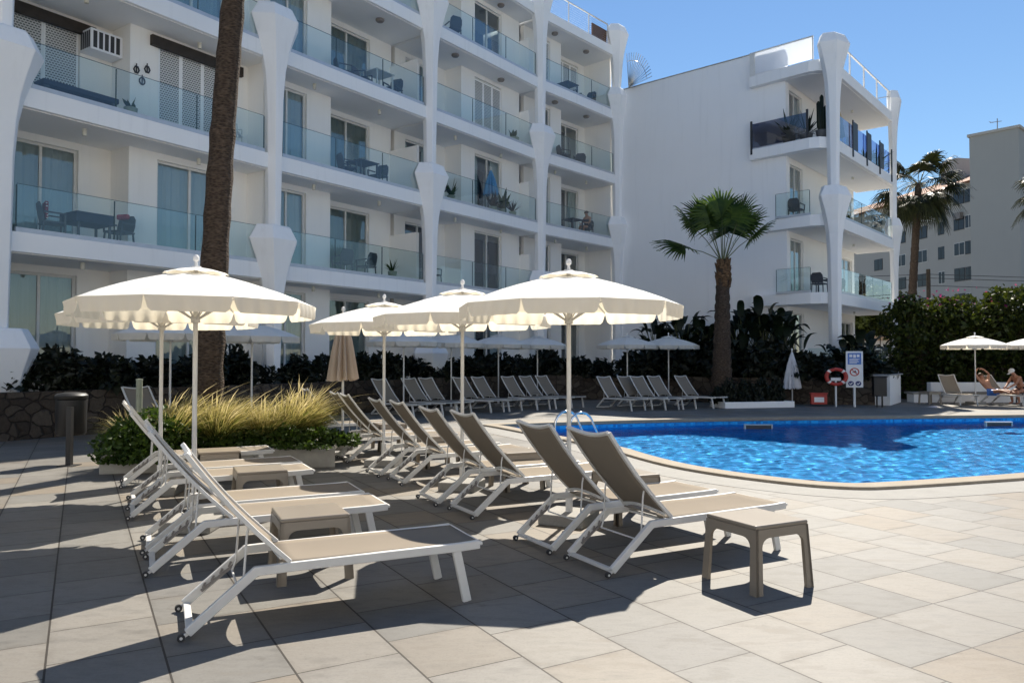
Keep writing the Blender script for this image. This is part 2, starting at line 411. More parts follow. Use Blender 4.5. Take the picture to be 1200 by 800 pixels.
M['pane'] = m_glass('window_glass', (0.80, 0.86, 0.86), 1.5, 0.10)
M['smoke_glass'] = m_glass('smoked_glass', (0.10, 0.12, 0.20), 1.2, 0.06)
M['smoke_blue'] = m_glass('blue_smoked_glass', (0.22, 0.28, 0.55), 1.2, 0.08)
M['lampgrey'] = basic('grey_lamp', (0.22,0.20,0.19), 0.5)
M['frost'] = basic('white_banner', (0.78, 0.80, 0.84), 0.6, 0, 0.03)

def m_cloth(name, col, tcol, trans, weave=220):
    t = NT(name); v = t.obj()
    n1 = t.noise(v, 2.5, 4); n2 = t.noise(v, weave, 2)
    c = t.mix(0.25, col, t.ramp(n1, [(0.3, (0.8,0.8,0.8)), (0.65, (1,1,1))]), 'MULTIPLY')
    t.set(c, 0.85, 0, 0.1); t.bump(t.math('ADD', t.math('MULTIPLY', n2, 0.3), n1), 0.12, 0.01)
    tr = t.n('BsdfTranslucent'); tr.inputs[0].default_value = (*tcol, 1)
    mx = t.n('MixShader'); mx.inputs[0].default_value = trans
    t.l(t.b.outputs[0], mx.inputs[1]); t.l(tr.outputs[0], mx.inputs[2]); t.l(mx.outputs[0], t.out.inputs[0]); return t.m
M['canopy'] = m_cloth('cream_umbrella_cloth', (0.96, 0.95, 0.92), (1.0, 0.88, 0.64), 0.24)
M['closed_cloth'] = m_cloth('closed_parasol_cloth', (0.55, 0.46, 0.37), (0.6, 0.45, 0.3), 0.2)
M['valance'] = m_cloth('cream_valance_cloth', (0.95, 0.93, 0.88), (1.0, 0.91, 0.73), 0.56)
M['sling'] = m_cloth('taupe_sling', (0.25, 0.212, 0.168), (0.22, 0.15, 0.09), 0.02, 400)
M['banner'] = m_cloth('white_banner_cloth', (0.9, 0.92, 0.95), (0.95, 0.97, 1.0), 0.5)
M['curtain'] = m_cloth('sheer_curtain', (0.58, 0.66, 0.66), (0.5, 0.58, 0.6), 0.3)
M['curtain_dark'] = m_cloth('green_grey_curtain', (0.20, 0.26, 0.24), (0.2, 0.24, 0.22), 0.2)

def m_lattice():
    t = NT('lattice_shutter'); v = t.obj()
    mp = t.n('Mapping'); t.l(v, mp.inputs[0]); mp.inputs['Rotation'].default_value = (0,0,0)
    sx = t.n('SeparateXYZ'); t.l(mp.outputs[0], sx.inputs[0])
    hh = t.math('ADD', t.math('MULTIPLY', sx.outputs[0], 0.72), t.math('MULTIPLY', sx.outputs[1], 0.72))
    zz = t.math('MULTIPLY', sx.outputs[2], 16.0); r_ = t.math('FLOOR', zz)
    xx = t.math('ADD', t.math('MULTIPLY', hh, 13.0), t.math('MULTIPLY', r_, 0.5))
    a = t.math('LESS_THAN', t.math('ABSOLUTE', t.math('SUBTRACT', t.math('FRACT', zz), 0.5)), 0.24)
    b = t.math('LESS_THAN', t.math('ABSOLUTE', t.math('SUBTRACT', t.math('FRACT', xx), 0.5)), 0.34)
    t.set(t.mix(t.math('MULTIPLY', a, b), (0.62,0.62,0.60), (0.05,0.055,0.06)), 0.6); return t.m
M['lattice'] = m_lattice()
def m_dots():
    t = NT('dotted_cushion'); v = t.obj()
    vo = t.n('TexVoronoi'); t.l(v, vo.inputs['Vector']); vo.inputs['Scale'].default_value = 14; vo.inputs['Randomness'].default_value = 0.25
    c = t.ramp(vo.outputs['Distance'], [(0.28, (0.75,0.72,0.70)), (0.34, (0.25,0.02,0.05))], 'LINEAR'); t.set(c, 0.85); return t.m
M['dots'] = m_dots()

# ------------------------------------------------------------------ ground and pool
near = [(727,525),(755,534.5),(800,546),(850,554.5),(900,561),(950,566.5),(985,568.8),(1000,569.2),(1015,569),(1060,566.5),(1120,562.6),(1200,557)]
pool = [Vector((-0.55, 19.72, 0)), Vector((-0.30, 19.55, 0)), Vector((1.06, 16.6, 0))] + [gp(*p) for p in near] + \
       [Vector((10.5, 12.6, 0)), Vector((15.5, 15.0, 0)), Vector((21, 17.8, 0)), Vector((24, 21.5, 0)), Vector((22.0, 24.3, 0)), gp(1200, 487.2), gp(1000, 489), gp(820, 491.5), gp(700, 494.6)]
def smooth_loop(pts, it=2):
    for _ in range(it):
        o = []
        n = len(pts)
        for i in range(n):
            a, b = pts[i], pts[(i+1) % n]
            o += [a*0.75 + b*0.25, a*0.25 + b*0.75]
        pts = o
    return pts
pool_s = smooth_loop(pool, 2)
def offset_loop(pts, d):
    out = []; n = len(pts)
    for i in range(n):
        a, b, c = pts[i-1], pts[i], pts[(i+1) % n]
        t = ((b-a).normalized() + (c-b).normalized()).normalized()
        out.append(b + Vector((t.y, -t.x, 0))*d)          # loop is counter-clockwise: right-hand side is outside
    return out
area = sum(pool_s[i].x*pool_s[(i+1)%len(pool_s)].y - pool_s[(i+1)%len(pool_s)].x*pool_s[i].y for i in range(len(pool_s)))
if area < 0: pool_s = pool_s[::-1]
cop_out = offset_loop(pool_s, 0.30); apr_out = offset_loop(pool_s, 0.95)
bm = bmesh.new()
S_ = 700
oc = [bm.verts.new(p) for p in ((-S_,-60,0),(S_,-60,0),(S_,S_*1.5,0),(-S_,S_*1.5,0))]
ed = [bm.edges.new((oc[i], oc[(i+1)%4])) for i in range(4)]
ic = [bm.verts.new(p) for p in offset_loop(pool_s, 0.15)]
ed += [bm.edges.new((ic[i], ic[(i+1)%len(ic)])) for i in range(len(ic))]
bmesh.ops.triangle_fill(bm, use_beauty=True, use_dissolve=False, edges=ed)
for f in bm.faces:
    if f.normal.z < 0: f.normal_flip()
me = bpy.data.meshes.new('pool_deck'); bm.to_mesh(me); bm.free(); me.materials.append(M['tiles'])
deck = bpy.data.objects.new('pool_deck', me); COL.objects.link(deck); tag(deck, None, None, kind='structure')

def ring(name, inner, outer, z0, z1, mat):
    m = MB(); n = len(inner)
    vs = [(p.x,p.y,z0) for p in inner] + [(p.x,p.y,z1) for p in inner] + [(p.x,p.y,z1) for p in outer] + [(p.x,p.y,z0) for p in outer]
    fs = []
    for i in range(n):
        j = (i+1) % n
        for k in range(4):
            fs.append((k*n+i, k*n+j, ((k+1)%4)*n+j, ((k+1)%4)*n+i))
    m.add(vs, fs); return m.build(name, mat, None)
tag(ring('pool_apron', offset_loop(pool_s, 0.28), apr_out, -0.05, 0.004, M['apron']), None, None, kind='structure')
cp = ring('pool_coping', offset_loop(pool_s, -0.05), cop_out, -0.05, 0.045, M['coping']); tag(cp, None, None, kind='structure')
b = cp.modifiers.new('bevel','BEVEL'); b.width = 0.018; b.segments = 2
m = MB(); n = len(pool_s)
m.add([(p.x,p.y,-0.05) for p in pool_s] + [(p.x,p.y,-1.5) for p in pool_s], [(i,(i+1)%n,n+(i+1)%n,n+i) for i in range(n)] + [tuple(range(n,2*n))])
basin = m.build('pool_basin', M['mosaic']); tag(basin, None, None, kind='structure')
# rippled water surface: a fine grid reaching just under the coping
lim = [(p.x, p.y) for p in offset_loop(pool_s, 0.10)]; LX = np.array(lim)
gs = .052; xs = np.arange(LX[:,0].min(), LX[:,0].max()+gs, gs); ys = np.arange(LX[:,1].min(), LX[:,1].max()+gs, gs)
GX, GY = np.meshgrid(xs, ys); ins = np.zeros(GX.shape, bool); j = len(lim)-1
for i in range(len(lim)):
    (x1, y1), (x2, y2) = lim[i], lim[j]; cnd = ((y1 > GY) != (y2 > GY)) & (GX < (x2-x1)*(GY-y1)/((y2-y1) if abs(y2-y1) > 1e-9 else 1e-9)+x1); ins ^= cnd; j = i
wr = np.random.default_rng(3); GZ = np.zeros(GX.shape)
for q in range(26):
    lam = .20*1.085**(q % 18); th = wr.random()*6.283; kx, ky = math.cos(th)*6.283/lam, math.sin(th)*6.283/lam
    warp = .5*np.sin(GX*.9+q)+.5*np.sin(GY*1.1+q*2)
    GZ += lam*.0023*np.sin(kx*GX+ky*GY+wr.random()*6.283+warp)
idx = np.full(GX.shape, -1); idx[ins] = np.arange(ins.sum())
V = np.stack([GX[ins], GY[ins], -.15+GZ[ins]], 1)
a, b, c, d = idx[:-1,:-1], idx[:-1,1:], idx[1:,1:], idx[1:,:-1]; ok = (a>=0)&(b>=0)&(c>=0)&(d>=0)
wo = npmesh('pool_water', V, np.stack([a[ok],b[ok],c[ok],d[ok]], 1), M['water'], None, True); tag(wo, None, None, kind='structure')
wo.cycles.is_caustics_caster = True; basin.cycles.is_caustics_receiver = True; sun_d.cycles.is_caustics_light = True
for i, (px, py, lab) in enumerate(((888, 495.5, 'white framed skimmer opening in the far pool wall below the palm'), (1169, 492.5, 'white framed skimmer opening in the far pool wall near the sunbathers'))):
    q = gp(px, py); e = empty('pool_skimmer', (q.x, q.y + 0.0, -0.10), lab, 'pool skimmer')
    m = MB(); m.box(-.38,.38,-.03,.06,-.10,-.07); m.box(-.38,.38,-.03,.06,.045,.07); m.box(-.38,-.345,-.03,.055,-.07,.045); m.box(.345,.38,-.03,.055,-.07,.045)
    m.build('frame', M['skim'], e); m = MB(); m.box(-.345,.345,-.01,.05,-.07,.045); m.build('opening', M['dark'], e)

# ------------------------------------------------------------------ hotel with balconies
P = [Vector(p) for p in ((-10.82,17.18,0),(-7.13,22.64,0),(-3.06,28.3,0),(1.3,34.2,0),(5.42,38.8,0))]
P[0] = P[0] + (P[0]-P[1]).normalized()*.72
P.insert(0, P[0] + (P[0]-P[1]).normalized()*6.6)            # one more bay beyond the left edge of the photograph
LV = [1.27, 4.57, 7.87, 11.17, 14.47, 17.77]
SH, DP = 1.1, 2.0
hotel = empty('hotel_building', (-3, 30, 0), 'white five storey hotel whose bays of glass balconies curve round the pool', 'building')

def frame_m(o, u):
    u = Vector((u.x, u.y, 0)).normalized(); vin = Vector((-u.y, u.x, 0))      # v runs into the building
    return Matrix(((u.x, vin.x, 0, o.x), (u.y, vin.y, 0, o.y), (0, 0, 1, 0), (0, 0, 0, 1)))

def wall(mb, u0, u1, v, z0, z1, ops=(), th=0.22):
    """wall slab on the line v, with openings (u0,u1,z0,z1)"""
    x = u0
    for a, b_, c, d in sorted(ops):
        if a > x: mb.box(x, a, v, v+th, z0, z1)
        if d < z1: mb.box(a, b_, v, v+th, d, z1)
        if c > z0: mb.box(a, b_, v, v+th, z0, c)
        x = b_
    if x < u1: mb.box(x, u1, v, v+th, z0, z1)

def window(Mx, a, b_, v, z0, z1, parent, style='curtain', leafs=2, fr=0.07):
    """sliding door set 10 cm back in the opening: frame, glass, curtain"""
    vv = v + 0.09
    m = MB(Mx)
    m.box(a+.002, b_-.002, vv, vv+.07, z1-fr, z1-.002); m.box(a+.002, b_-.002, vv, vv+.07, z0+.002, z0+.05)
    xs = [a+.002+fr/2] + [a + (b_-a)*k/leafs for k in range(1, leafs)] + [b_-.002-fr/2]
    for x in xs: m.box(x-fr/2, x+fr/2, vv+.002, vv+.068, z0+.05, z1-fr)
    w = m.build('window' if z1 - z0 < 1.2 else 'sliding_door', M['alu'], parent, world=True)
    def sub(o): 
        return o
    if style == 'shutter':
        m = MB(Mx); k = max(2, int((b_-a)/0.62)); st = (b_-a-.04)/k
        for q in range(k): m.box(a+.02+q*st+.05, a+.02+(q+1)*st-.05, vv-.03, vv-.002, z0+.12, z1-fr-.05)
        s = m.build('shutter_lattice', M['lattice'], None); s.parent = w
        fixoff(s, parent)
        m = MB(Mx)
        for q in range(k):
            x0, x1 = a+.02+q*st, a+.02+(q+1)*st
            m.box(x0+.004, x0+.05, vv-.045, vv+.0-.004, z0+.06, z1-fr); m.box(x1-.05, x1-.004, vv-.045, vv-.004, z0+.06, z1-fr)
            m.box(x0+.05, x1-.05, vv-.045, vv-.004, z0+.06, z0+.12); m.box(x0+.05, x1-.05, vv-.045, vv-.004, z1-fr-.05, z1-fr)
        s = m.build('shutter', M['paint'], None); s.parent = w; fixoff(s, parent)
        return w
    m = MB(Mx)
    for q in range(leafs):
        x0, x1 = xs[q]+fr/2+.001, xs[q+1]-fr/2-.001
        m.add([(x0,vv+.03,z0+.051),(x1,vv+.03,z0+.051),(x1,vv+.03,z1-fr-.001),(x0,vv+.03,z1-fr-.001)], [(0,1,2,3)])
    s = m.build('pane', M['pane'], None); s.parent = w; fixoff(s, parent)
    if style in ('curtain', 'part', 'darkcurtain'):
        m = MB(Mx); vc = v + 0.24
        spans = [(a-.1, b_+.1)] if style != 'part' else [(a-.1, a+(b_-a)*.22), (b_-(b_-a)*.30, b_+.1)]
        for s0, s1 in spans:
            nn = max(6, int((s1-s0)*26)); vs = []; fs = []
            ph = rng.random()*6
            for k in range(nn+1):
                x = s0+(s1-s0)*k/nn
                y = vc + 0.045*math.sin(x*19+ph) + 0.02*math.sin(x*47+ph*2)
                vs += [(x, y, z0+.03), (x, y*0.5+vc*0.5, z1+.05)]
            for k in range(nn): fs.append((2*k, 2*k+2, 2*k+3, 2*k+1))
            m.add(vs, fs)
        s = m.build('curtain', M['curtain_dark'] if style == 'darkcurtain' else M['curtain'], None, smooth=True); s.parent = w; fixoff(s, parent)
    return w
def fixoff(o, top):
    """child of a part of a building: its mesh was made in world metres"""
    o.data.transform(Matrix.Translation(-top.location))

def balustrade(Mx, u0, u1, v, z, parent, npan=3, h=1.08, mat='rail_glass', skip=0.0):
    m = MB(Mx); st = (u1-u0)/npan
    for k in range(npan):
        x0, x1 = u0+k*st+.018, u0+(k+1)*st-.018
        m.add([(x0,v,z+.10),(x1,v,z+.10),(x1,v,z+h),(x0,v,z+h)], [(0,1,2,3)])
    g = m.build('balustrade', M[mat], parent, world=True)
    m = MB(Mx); m.box(u0, u1, v-.035, v+.05, z+.002, z+.105); m.cur = 1
    for k in range(npan+1):
        x = min(max(u0+k*st, u0+.02), u1-.02)
        m.box(x-.012, x+.012, v-.004, v+.018, z+.104, z+h*0.985)
    m.box(u0+.02, u1-.02, v-.004, v+.008, z+h+.0, z+h+.012)
    c = m.build('rail_channel', [M['channel'], M['dark_glass_edge']], None); c.parent = g; fixoff(c, parent)
    return g
M['dark_pane'] = basic('dark_window', (0.03,0.035,0.045), 0.12)
M['dark_glass_edge'] = basic('glass_edge', (0.06, 0.10, 0.11), 0.2, 0, 0.1)

# bay patterns: (u0, u1, depth, openings)
BAY = [
  dict(S=[(3.1,6.4,[(3.7,5.6)])], D=[(.1,3.1,[(.5,2.2)])], first='D', cut=3.1),
  dict(S=[(3.47,7.17,[(4.27,6.35)])], D=[(.1,3.47,[(.85,2.62)])], first='D', cut=3.47),
  dict(S=[(.1,3.11,[(.62,2.09)])], D=[(3.11,6.9,[(3.6,5.78)])], first='S', cut=3.11),
  dict(S=[(3.07,7.2,[(3.96,5.86)])], D=[(.1,3.07,[(.7,2.3)])], first='D', cut=3.07),
  dict(S=[(.1,2.9,[(.9,2.05)])], D=[(2.9,6.1,[(3.6,5.5)])], first='S', cut=2.9),
]
lamp_spots = []
BM = []
for i in range(5):
    a, b_ = P[i], P[i+1]; L = (b_-a).length; Mx = frame_m(a, b_-a); BM.append((Mx, L))
    bay = BAY[i]
    for k in range(6):
        z1 = LV[k]; m = MB(Mx)
        if k == 0: m.box(.0, L, .0, 3.4, z1-.4, z1)
        else: m.box(.03, L-.03, 0, 3.4, z1-.45, z1)
        m.build('balcony_slab' if k else 'terrace_slab', M['paint'], hotel, world=True, bevel=.012)
        if k:   # plaster ceiling under the slab
            m = MB(Mx); m.box(.06, L-.06, .10, 3.3, z1-.475, z1-.452); m.build('ceiling', M['soffit'], hotel, world=True)
    for k in range(5):
        z0, z1 = LV[k], LV[k+1]-.476
        top = z0 + 2.64
        m = MB(Mx)
        for key, v in (('S', SH), ('D', DP)):
            for (u0, u1, ops) in bay[key]:
                wall(m, u0, u1, v, z0, z1, [(o[0], o[1], z0, top) for o in ops])
        c = bay['cut']
        if bay['first'] == 'D': m.box(c, c+.2, SH+.22, DP+.22, z0, z1)
        else: m.box(c-.2, c, SH+.22, DP+.22, z0, z1)
        m.build('wall', M['warm'], hotel, world=True)
        m = MB(Mx); m.box(.05, L-.05, 3.3, 3.4, z0, z1); m.build('room_dark_backing', M['black'], hotel, world=True)  # black backing sheet: the shade of the room depth put into its colour
        for key, v in (('S', SH), ('D', DP)):
            for (u0, u1, ops) in bay[key]:
                for o in ops:
                    st = 'curtain'
                    if i == 1 and k == 2: st = 'shutter'
                    elif i == 3 and k == 3 and key == 'S': st = 'shutter'
                    elif i == 4 and k == 4: st = 'shutter'
                    elif i == 3: st = 'none' if k in (1, 4) else 'part'
                    elif i == 4: st = 'part' if k == 2 else 'none'
                    elif i == 2 and key == 'D': st = 'darkcurtain'
                    elif i == 2 and k == 3: st = 'curtain'
                    leafs = 1 if (o[1]-o[0] < 1.3) else 2
                    window(Mx, o[0], o[1], v, z0, top, hotel, st, leafs)
        # partition at the far end of the bay
        m = MB(Mx)
        if i in (2, 3): m.box(L-.14, L-.0-.02, .55, DP+.2, z0, z0+1.95)
        else: m.box(L-.14, L-.02, .35, 3.3, z0, z1)
        m.build('partition', M['warm'], hotel, world=True)
        if k: balustrade(Mx, .32, L-.32, .05, z0, hotel, 3)
        # ceiling lamps
        for (lu, lv) in ((L*.28, .55), (L*.72, .7)):
            if k >= 3:
                m = MB(Mx); m.lathe([(0.02,z1-.001),(.15,z1-.001),(.16,z1-.05),(.12,z1-.10),(0.0,z1-.11)], 16, lu, lv)
                m.build('ceiling_lamp', M['lampgrey'], hotel, smooth=True, world=True)
            else:
                m = MB(Mx); m.lathe([(.055,z1-.001),(.055,z1-.17),(.0,z1-.171)], 12, lu, lv); m.build('ceiling_lamp', M['brass'], hotel, smooth=True, world=True)
    # solid core behind the rooms
    m = MB(Mx); m.box(-.3, L+.3, 3.45, 11, 0, LV[5]-.02); m.build('core', M['paint'], hotel, world=True)
    m = MB(Mx); m.box(0, L, 3.41, 11, LV[5]-.015, LV[5]+.35); m.build('roof', M['roofgrey'], hotel, world=True)
# dark pelmets above the shutters of the second floor
Mx = BM[1][0]
for (a, b_, v) in ((.8, 2.97, DP), (4.02, 6.92, SH)):
    m = MB(Mx); m.box(a, b_, v-.13, v-.003, LV[2]+2.42, LV[2]+2.70); m.build('pelmet', M['blinds'], hotel, world=True)
def column(p, outward, heads, zbase, parent, sc_=1.0, name='column'):
    """flared column: a six sided head two storeys apart, tapering down to a slim neck"""
    n = Vector((outward.x, outward.y, 0)).normalized(); u = Vector((-n.y, n.x, 0))
    def ringat(z, w, pr):
        wf = w*0.50
        bk = .20 + .12*min(1, w/.6); pts = ((-w*.72,-bk),(-w,-.02),(-wf,pr),(wf,pr),(w,-.02),(w*.72,-bk))
        return [p + u*(a*sc_) + n*(b*sc_) + Vector((0,0,z)) for a, b in pts]
    hs = sorted(heads, reverse=True)
    for q, ht in enumerate(hs):
        nxt = hs[q+1] if q+1 < len(hs) else zbase
        prof = [(ht, .60, .30), (ht-.06, .64, .36), (ht-.44, .86, .52), (ht-.95, .64, .42), (ht-1.45, .46, .33), (ht-2.0, .34, .27), (ht-2.8, .27, .22)]
        prof = [x for x in prof if x[0] > nxt+.02]
        prof.append((nxt+.001 if q+1 < len(hs) else zbase, .20, .17))
        m = MB(); m.loft([ringat(*x) for x in prof])
        m.build(name, M['paint'], parent, world=True, bevel=.02)
HO = 1.13
def outn(i, j):
    d = (P[j]-P[i]).normalized(); return Vector((d.y, -d.x, 0))
specs = [(1, [0,2,4]), (2, [1,3]), (3, [0,2,4]), (4, [1,3,5]), (5, [2,4,5])]
for idx, lev in specs:
    o = outn(idx-1, idx) + (outn(idx, idx+1) if idx < 5 else outn(4, 5)); o.normalize()
    base = 0.6
    if 5 in lev and 4 in lev:
        column(P[idx] + o*.02, o, [LV[2]+HO, LV[4]+HO], base, hotel); column(P[idx]+o*.0, o, [LV[5]+HO], LV[4]+HO+.02, hotel, .9)
    else: column(P[idx] + o*.02, o, [LV[l]+HO for l in lev], base, hotel)
# roof railing over the last bays, with taut wires and a reed screen
Mx, L = BM[4]
m = MB(Mx)
for k in range(4):
    x = .6+k*(L-1.3)/3; m.box(x-.02, x+.02, .08, .12, LV[5], LV[5]+1.02)
for z in (LV[5]+1.02,): m.box(.6, L-.7, .07, .13, z, z+.045)
rr = m.build('roof_railing', M['alu'], hotel, world=True)
m = MB(Mx)
for q in range(8): m.tube([(.6,.10,LV[5]+.12+q*.11),(L-.7,.10,LV[5]+.12+q*.11)], .004, 4)
s = m.build('railing_wires', M['steel'], None); s.parent = rr; fixoff(s, hotel)
m = MB(Mx); m.box(L-1.75, L-.5, .30, .36, LV[5]+.01, LV[5]+.85); m.build('reed_screen', M['reed'], hotel, world=True)

# ------------------------------------------------------------------ end wing
A0 = Vector((5.54, 38.8, 0)); WD = Vector((.757, -.654, 0)).normalized(); FD = Vector((.654, .757, 0)).normalized()
WC = A0 + WD*8.6
wing = empty('hotel_wing', tuple(WC), 'white end wing with a blank side wall and corner balconies on a flared column', 'building')
ZP = 15.55
MF = frame_m(WC, FD)                    # u along the front, v into the wing
# blank side wall: from the corner of the hotel to the front
m = MB(); q0 = A0 - WD*.6; q1 = WC
m.prism([tuple(q0), tuple(q1), tuple(q1+FD*.3), tuple(q0+FD*.3)], 0.6, ZP); m.build('side_wall', M['wing_paint'], wing, world=True)
m = MB(); m.prism([tuple(q0-FD*.02), tuple(WC-WD*.0-FD*.02), tuple(WC+FD*.32), tuple(q0+FD*.32)], ZP+.001, ZP+.05); m.build('parapet_cap', M['concrete'], wing, world=True)
FL = 9.45
for k in range(4):
    z0, z1 = LV[k], LV[k+1]-.3
    m = MB(MF); wall(m, .3, FL, 0, z0-.02 if k else .6, z1, [(.42,2.0,z0,z0+2.55), (6.3,9.1,z0,z0+2.4)]); m.build('front_wall', M['warm'], wing, world=True)
    window(MF, .42, 2.0, 0, z0, z0+2.55, wing, 'darkcurtain' if k in (1,2) else 'part', 2)
    window(MF, 6.3, 9.1, 0, z0, z0+2.4, wing, 'none', 3)
    m = MB(MF); m.box(.31, FL-.1, 2.2, 2.3, z0, z1); m.build('room_dark_backing', M['black'], wing, world=True)  # black sheet standing in for the unlit wing rooms
m = MB(MF); m.box(.31, FL, 2.35, 8.4, .4, LV[4]); m.build('core', M['wing_paint'], wing, world=True)
m = MB(MF); m.box(FL-.22, FL, .23, 2.4, .6, LV[4]); m.build('end_wall', M['wing_paint'], wing, world=True)
m = MB(MF); m.box(.31, FL, .3, 8.4, LV[4]+.001, LV[4]+.2); m.build('roof', M['roofgrey'], wing, world=True)
# balcony slabs wrapping the corner; local u along front, v<0 towards the pool
poly = [(-.28, 1.55), (-.42, -1.15), (-.30, -1.55), (.25, -2.0), (9.9, -2.0), (9.9, 0.0), (.0, 0.0), (-.0, 1.55)]
for k in range(1, 5):
    m = MB(MF); m.prism(poly, LV[k]-.48, LV[k]); m.build('balcony_slab', M['paint'], wing, world=True, bevel=.015)
    m = MB(MF); m.prism([(-.1,-.05),(-.2,-1.1),(.35,-1.85),(9.75,-1.85),(9.75,-.05)], LV[k]-.503, LV[k]-.482); m.build('ceiling', M['soffit'], wing, world=True)
    for lu in (2.5, 6.0):
        m = MB(MF); m.lathe([(.05,LV[k]-.503),(.05,LV[k]-.60),(0,LV[k]-.601)], 10, lu, -1.0); m.build('ceiling_lamp', M['brass'], wing, smooth=True, world=True)
m = MB(MF); m.box(.02, 9.8, -1.9, 0, LV[0]-.4, LV[0]); m.build('terrace_slab', M['paint'], wing, world=True)
cpos = MF @ Vector((-.02, -2.05, 0))
column(cpos, (MF.to_3x3() @ Vector((-.35, -1, 0))), [LV[2]+HO, LV[4]+.95], .6, wing, 1.0)
cpos2 = MF @ Vector((9.55, -1.95, 0))
column(cpos2, (MF.to_3x3() @ Vector((.15, -1, 0))), [LV[2]+HO, LV[4]+HO], .6, wing, .75)
def side_frame(a, b_):
    A, B = MF @ Vector((*a, 0)), MF @ Vector((*b_, 0)); return frame_m(A, B-A), (B-A).length
for k in (1, 2):
    Ms, l = side_frame((-.40,.35),(-.38,-1.15)); balustrade(Ms, .0, l, .02, LV[k], wing, 1)
    balustrade(MF, .75, 9.0, -1.95, LV[k], wing, 5)
Ms, l = side_frame((-.30,1.5),(-.38,-1.1))
def sheet(Mq, x0, x1, v, z0, z1, name, mat, parent):
    m = MB(Mq); m.add([(x0,v,z0),(x1,v,z0),(x1,v,z1),(x0,v,z1)], [(0,1,2,3)]); return m.build(name, mat, parent, world=True)
for x in (0, l-.09):
    m = MB(Ms); m.box(x,x+.09,.0,.05,LV[3]-.25,LV[3]+1.25); m.build('rail_post', M['dark'], wing, world=True)
sheet(Ms, .1, l-.1, .025, LV[3]+.05, LV[3]+1.12, 'smoked_balustrade', M['smoke_glass'], wing)
for x in (.55, 2.6, 4.7, 6.8, 8.9):
    m = MB(MF); m.box(x, x+.1, -2.05, -2.005, LV[3]-.35, LV[3]+1.3); m.build('rail_post', M['dark'], wing, world=True)
for x in (2.75, 4.85, 6.95):
    m = MB(MF); m.box(x, x+.75, -1.99, -1.965, LV[3]+.05, LV[3]+1.3); m.build('privacy_panel', M['dark'], wing, world=True)
sheet(MF, .7, 8.9, -1.95, LV[3]+.05, LV[3]+1.12, 'smoked_balustrade', M['smoke_blue'], wing)
# roof terrace rail: white banner at the side, thin posts at the front
Ms, l = side_frame((-.30,1.5),(-.38,-1.35))
m = MB(Ms); m.box(.25, l, .03, .045, LV[4]+.06, LV[4]+1.0); m.build('rail_banner', M['banner'], wing, world=True)
m = MB(Ms); m.box(0, l, .0, .05, LV[4]+1.0, LV[4]+1.05); m.box(0,.22,.01,.04,LV[4],LV[4]+1.0); m.box(l-.05,l,.01,.029,LV[4],LV[4]+1.0); m.build('roof_railing', M['alu'], wing, world=True)
m = MB(MF)
for x in (.5, 2.6, 4.7, 6.8, 8.9): m.box(x, x+.06, -1.95, -1.89, LV[4], LV[4]+1.0)
m.box(.4, 9.2, -1.955, -1.885, LV[4]+1.0, LV[4]+1.05); m.bar([(6.85,-1.92,LV[4]+.1),(8.9,-1.92,LV[4]+.75)], .04, .04); m.build('roof_railing', M['alu'], wing, world=True)

# spiked fan between the buildings' roofs
q = dp(738, 100, 38.0); fan = empty('spike_fan', tuple(q), 'grey metal fan of spikes on the parapet where the two buildings meet', 'climbing guard')
m = MB()
for k in range(15):
    a = R(8 + k*6.2); m.tube([(0,0,0),(math.cos(a)*1.35*WD.x, math.cos(a)*1.35*WD.y, math.sin(a)*1.75)], .016, 5)
m.build('spike', M['steel'], fan)
m = MB(); m.tube([(math.cos(R(10+k*5))*1.05*WD.x, math.cos(R(10+k*5))*1.05*WD.y, math.sin(R(10+k*5))*1.35) for k in range(18)], .014, 5); m.build('hoop', M['steel'], fan)


# ------------------------------------------------------------------ planted terrace and its stone wall
wl = [Vector(p) for p in ((-14.5,10.2,0),(-10.25,16.6,0),(-6.45,22.1,0),(-2.4,27.8,0),(1.3,32.3,0),(4.9,32.9,0),(8.5,30.4,0),(12.3,29.1,0),(14.0,28.9,0))]
WT = 1.04
stone = None
m = MB()
back = []
for i, p in enumerate(wl):
    a = wl[max(i-1,0)]; c = wl[min(i+1,len(wl)-1)]; t = (c-a).normalized(); back.append(p + Vector((-t.y, t.x, 0))*.42)
m.loft([[p, q, q+Vector((0,0,WT+.03*math.sin(i*5))), p+Vector((0,0,WT+.03*math.sin(i*5)))] for i, (p, q) in enumerate(zip(wl, back))])
stone = m.build('stone_wall', M['stone'], None); tag(stone, 'low rubble stone wall holding up the shaded planting bed below the balconies', 'wall')
m = MB()
far = [P[0]+Vector((-3,1.5,0)), P[1]+Vector((-2.6,1.6,0)), P[2]+Vector((-2.4,1.6,0)), P[3]+Vector((-2.4,1.7,0)), P[4]+Vector((-2,1.7,0)), A0+Vector((-.5,.5,0)), A0+WD*6, WC+FD*.5, WC+FD*3]
for i in range(len(wl)-1):
    z = .9
    m.add([(*back[i].xy, z), (*back[i+1].xy, z), (*far[i+1].xy, z), (*far[i].xy, z)], [(0,1,2,3)])
tag(m.build('planting_bed', M['soil'], None), None, None, kind='structure')
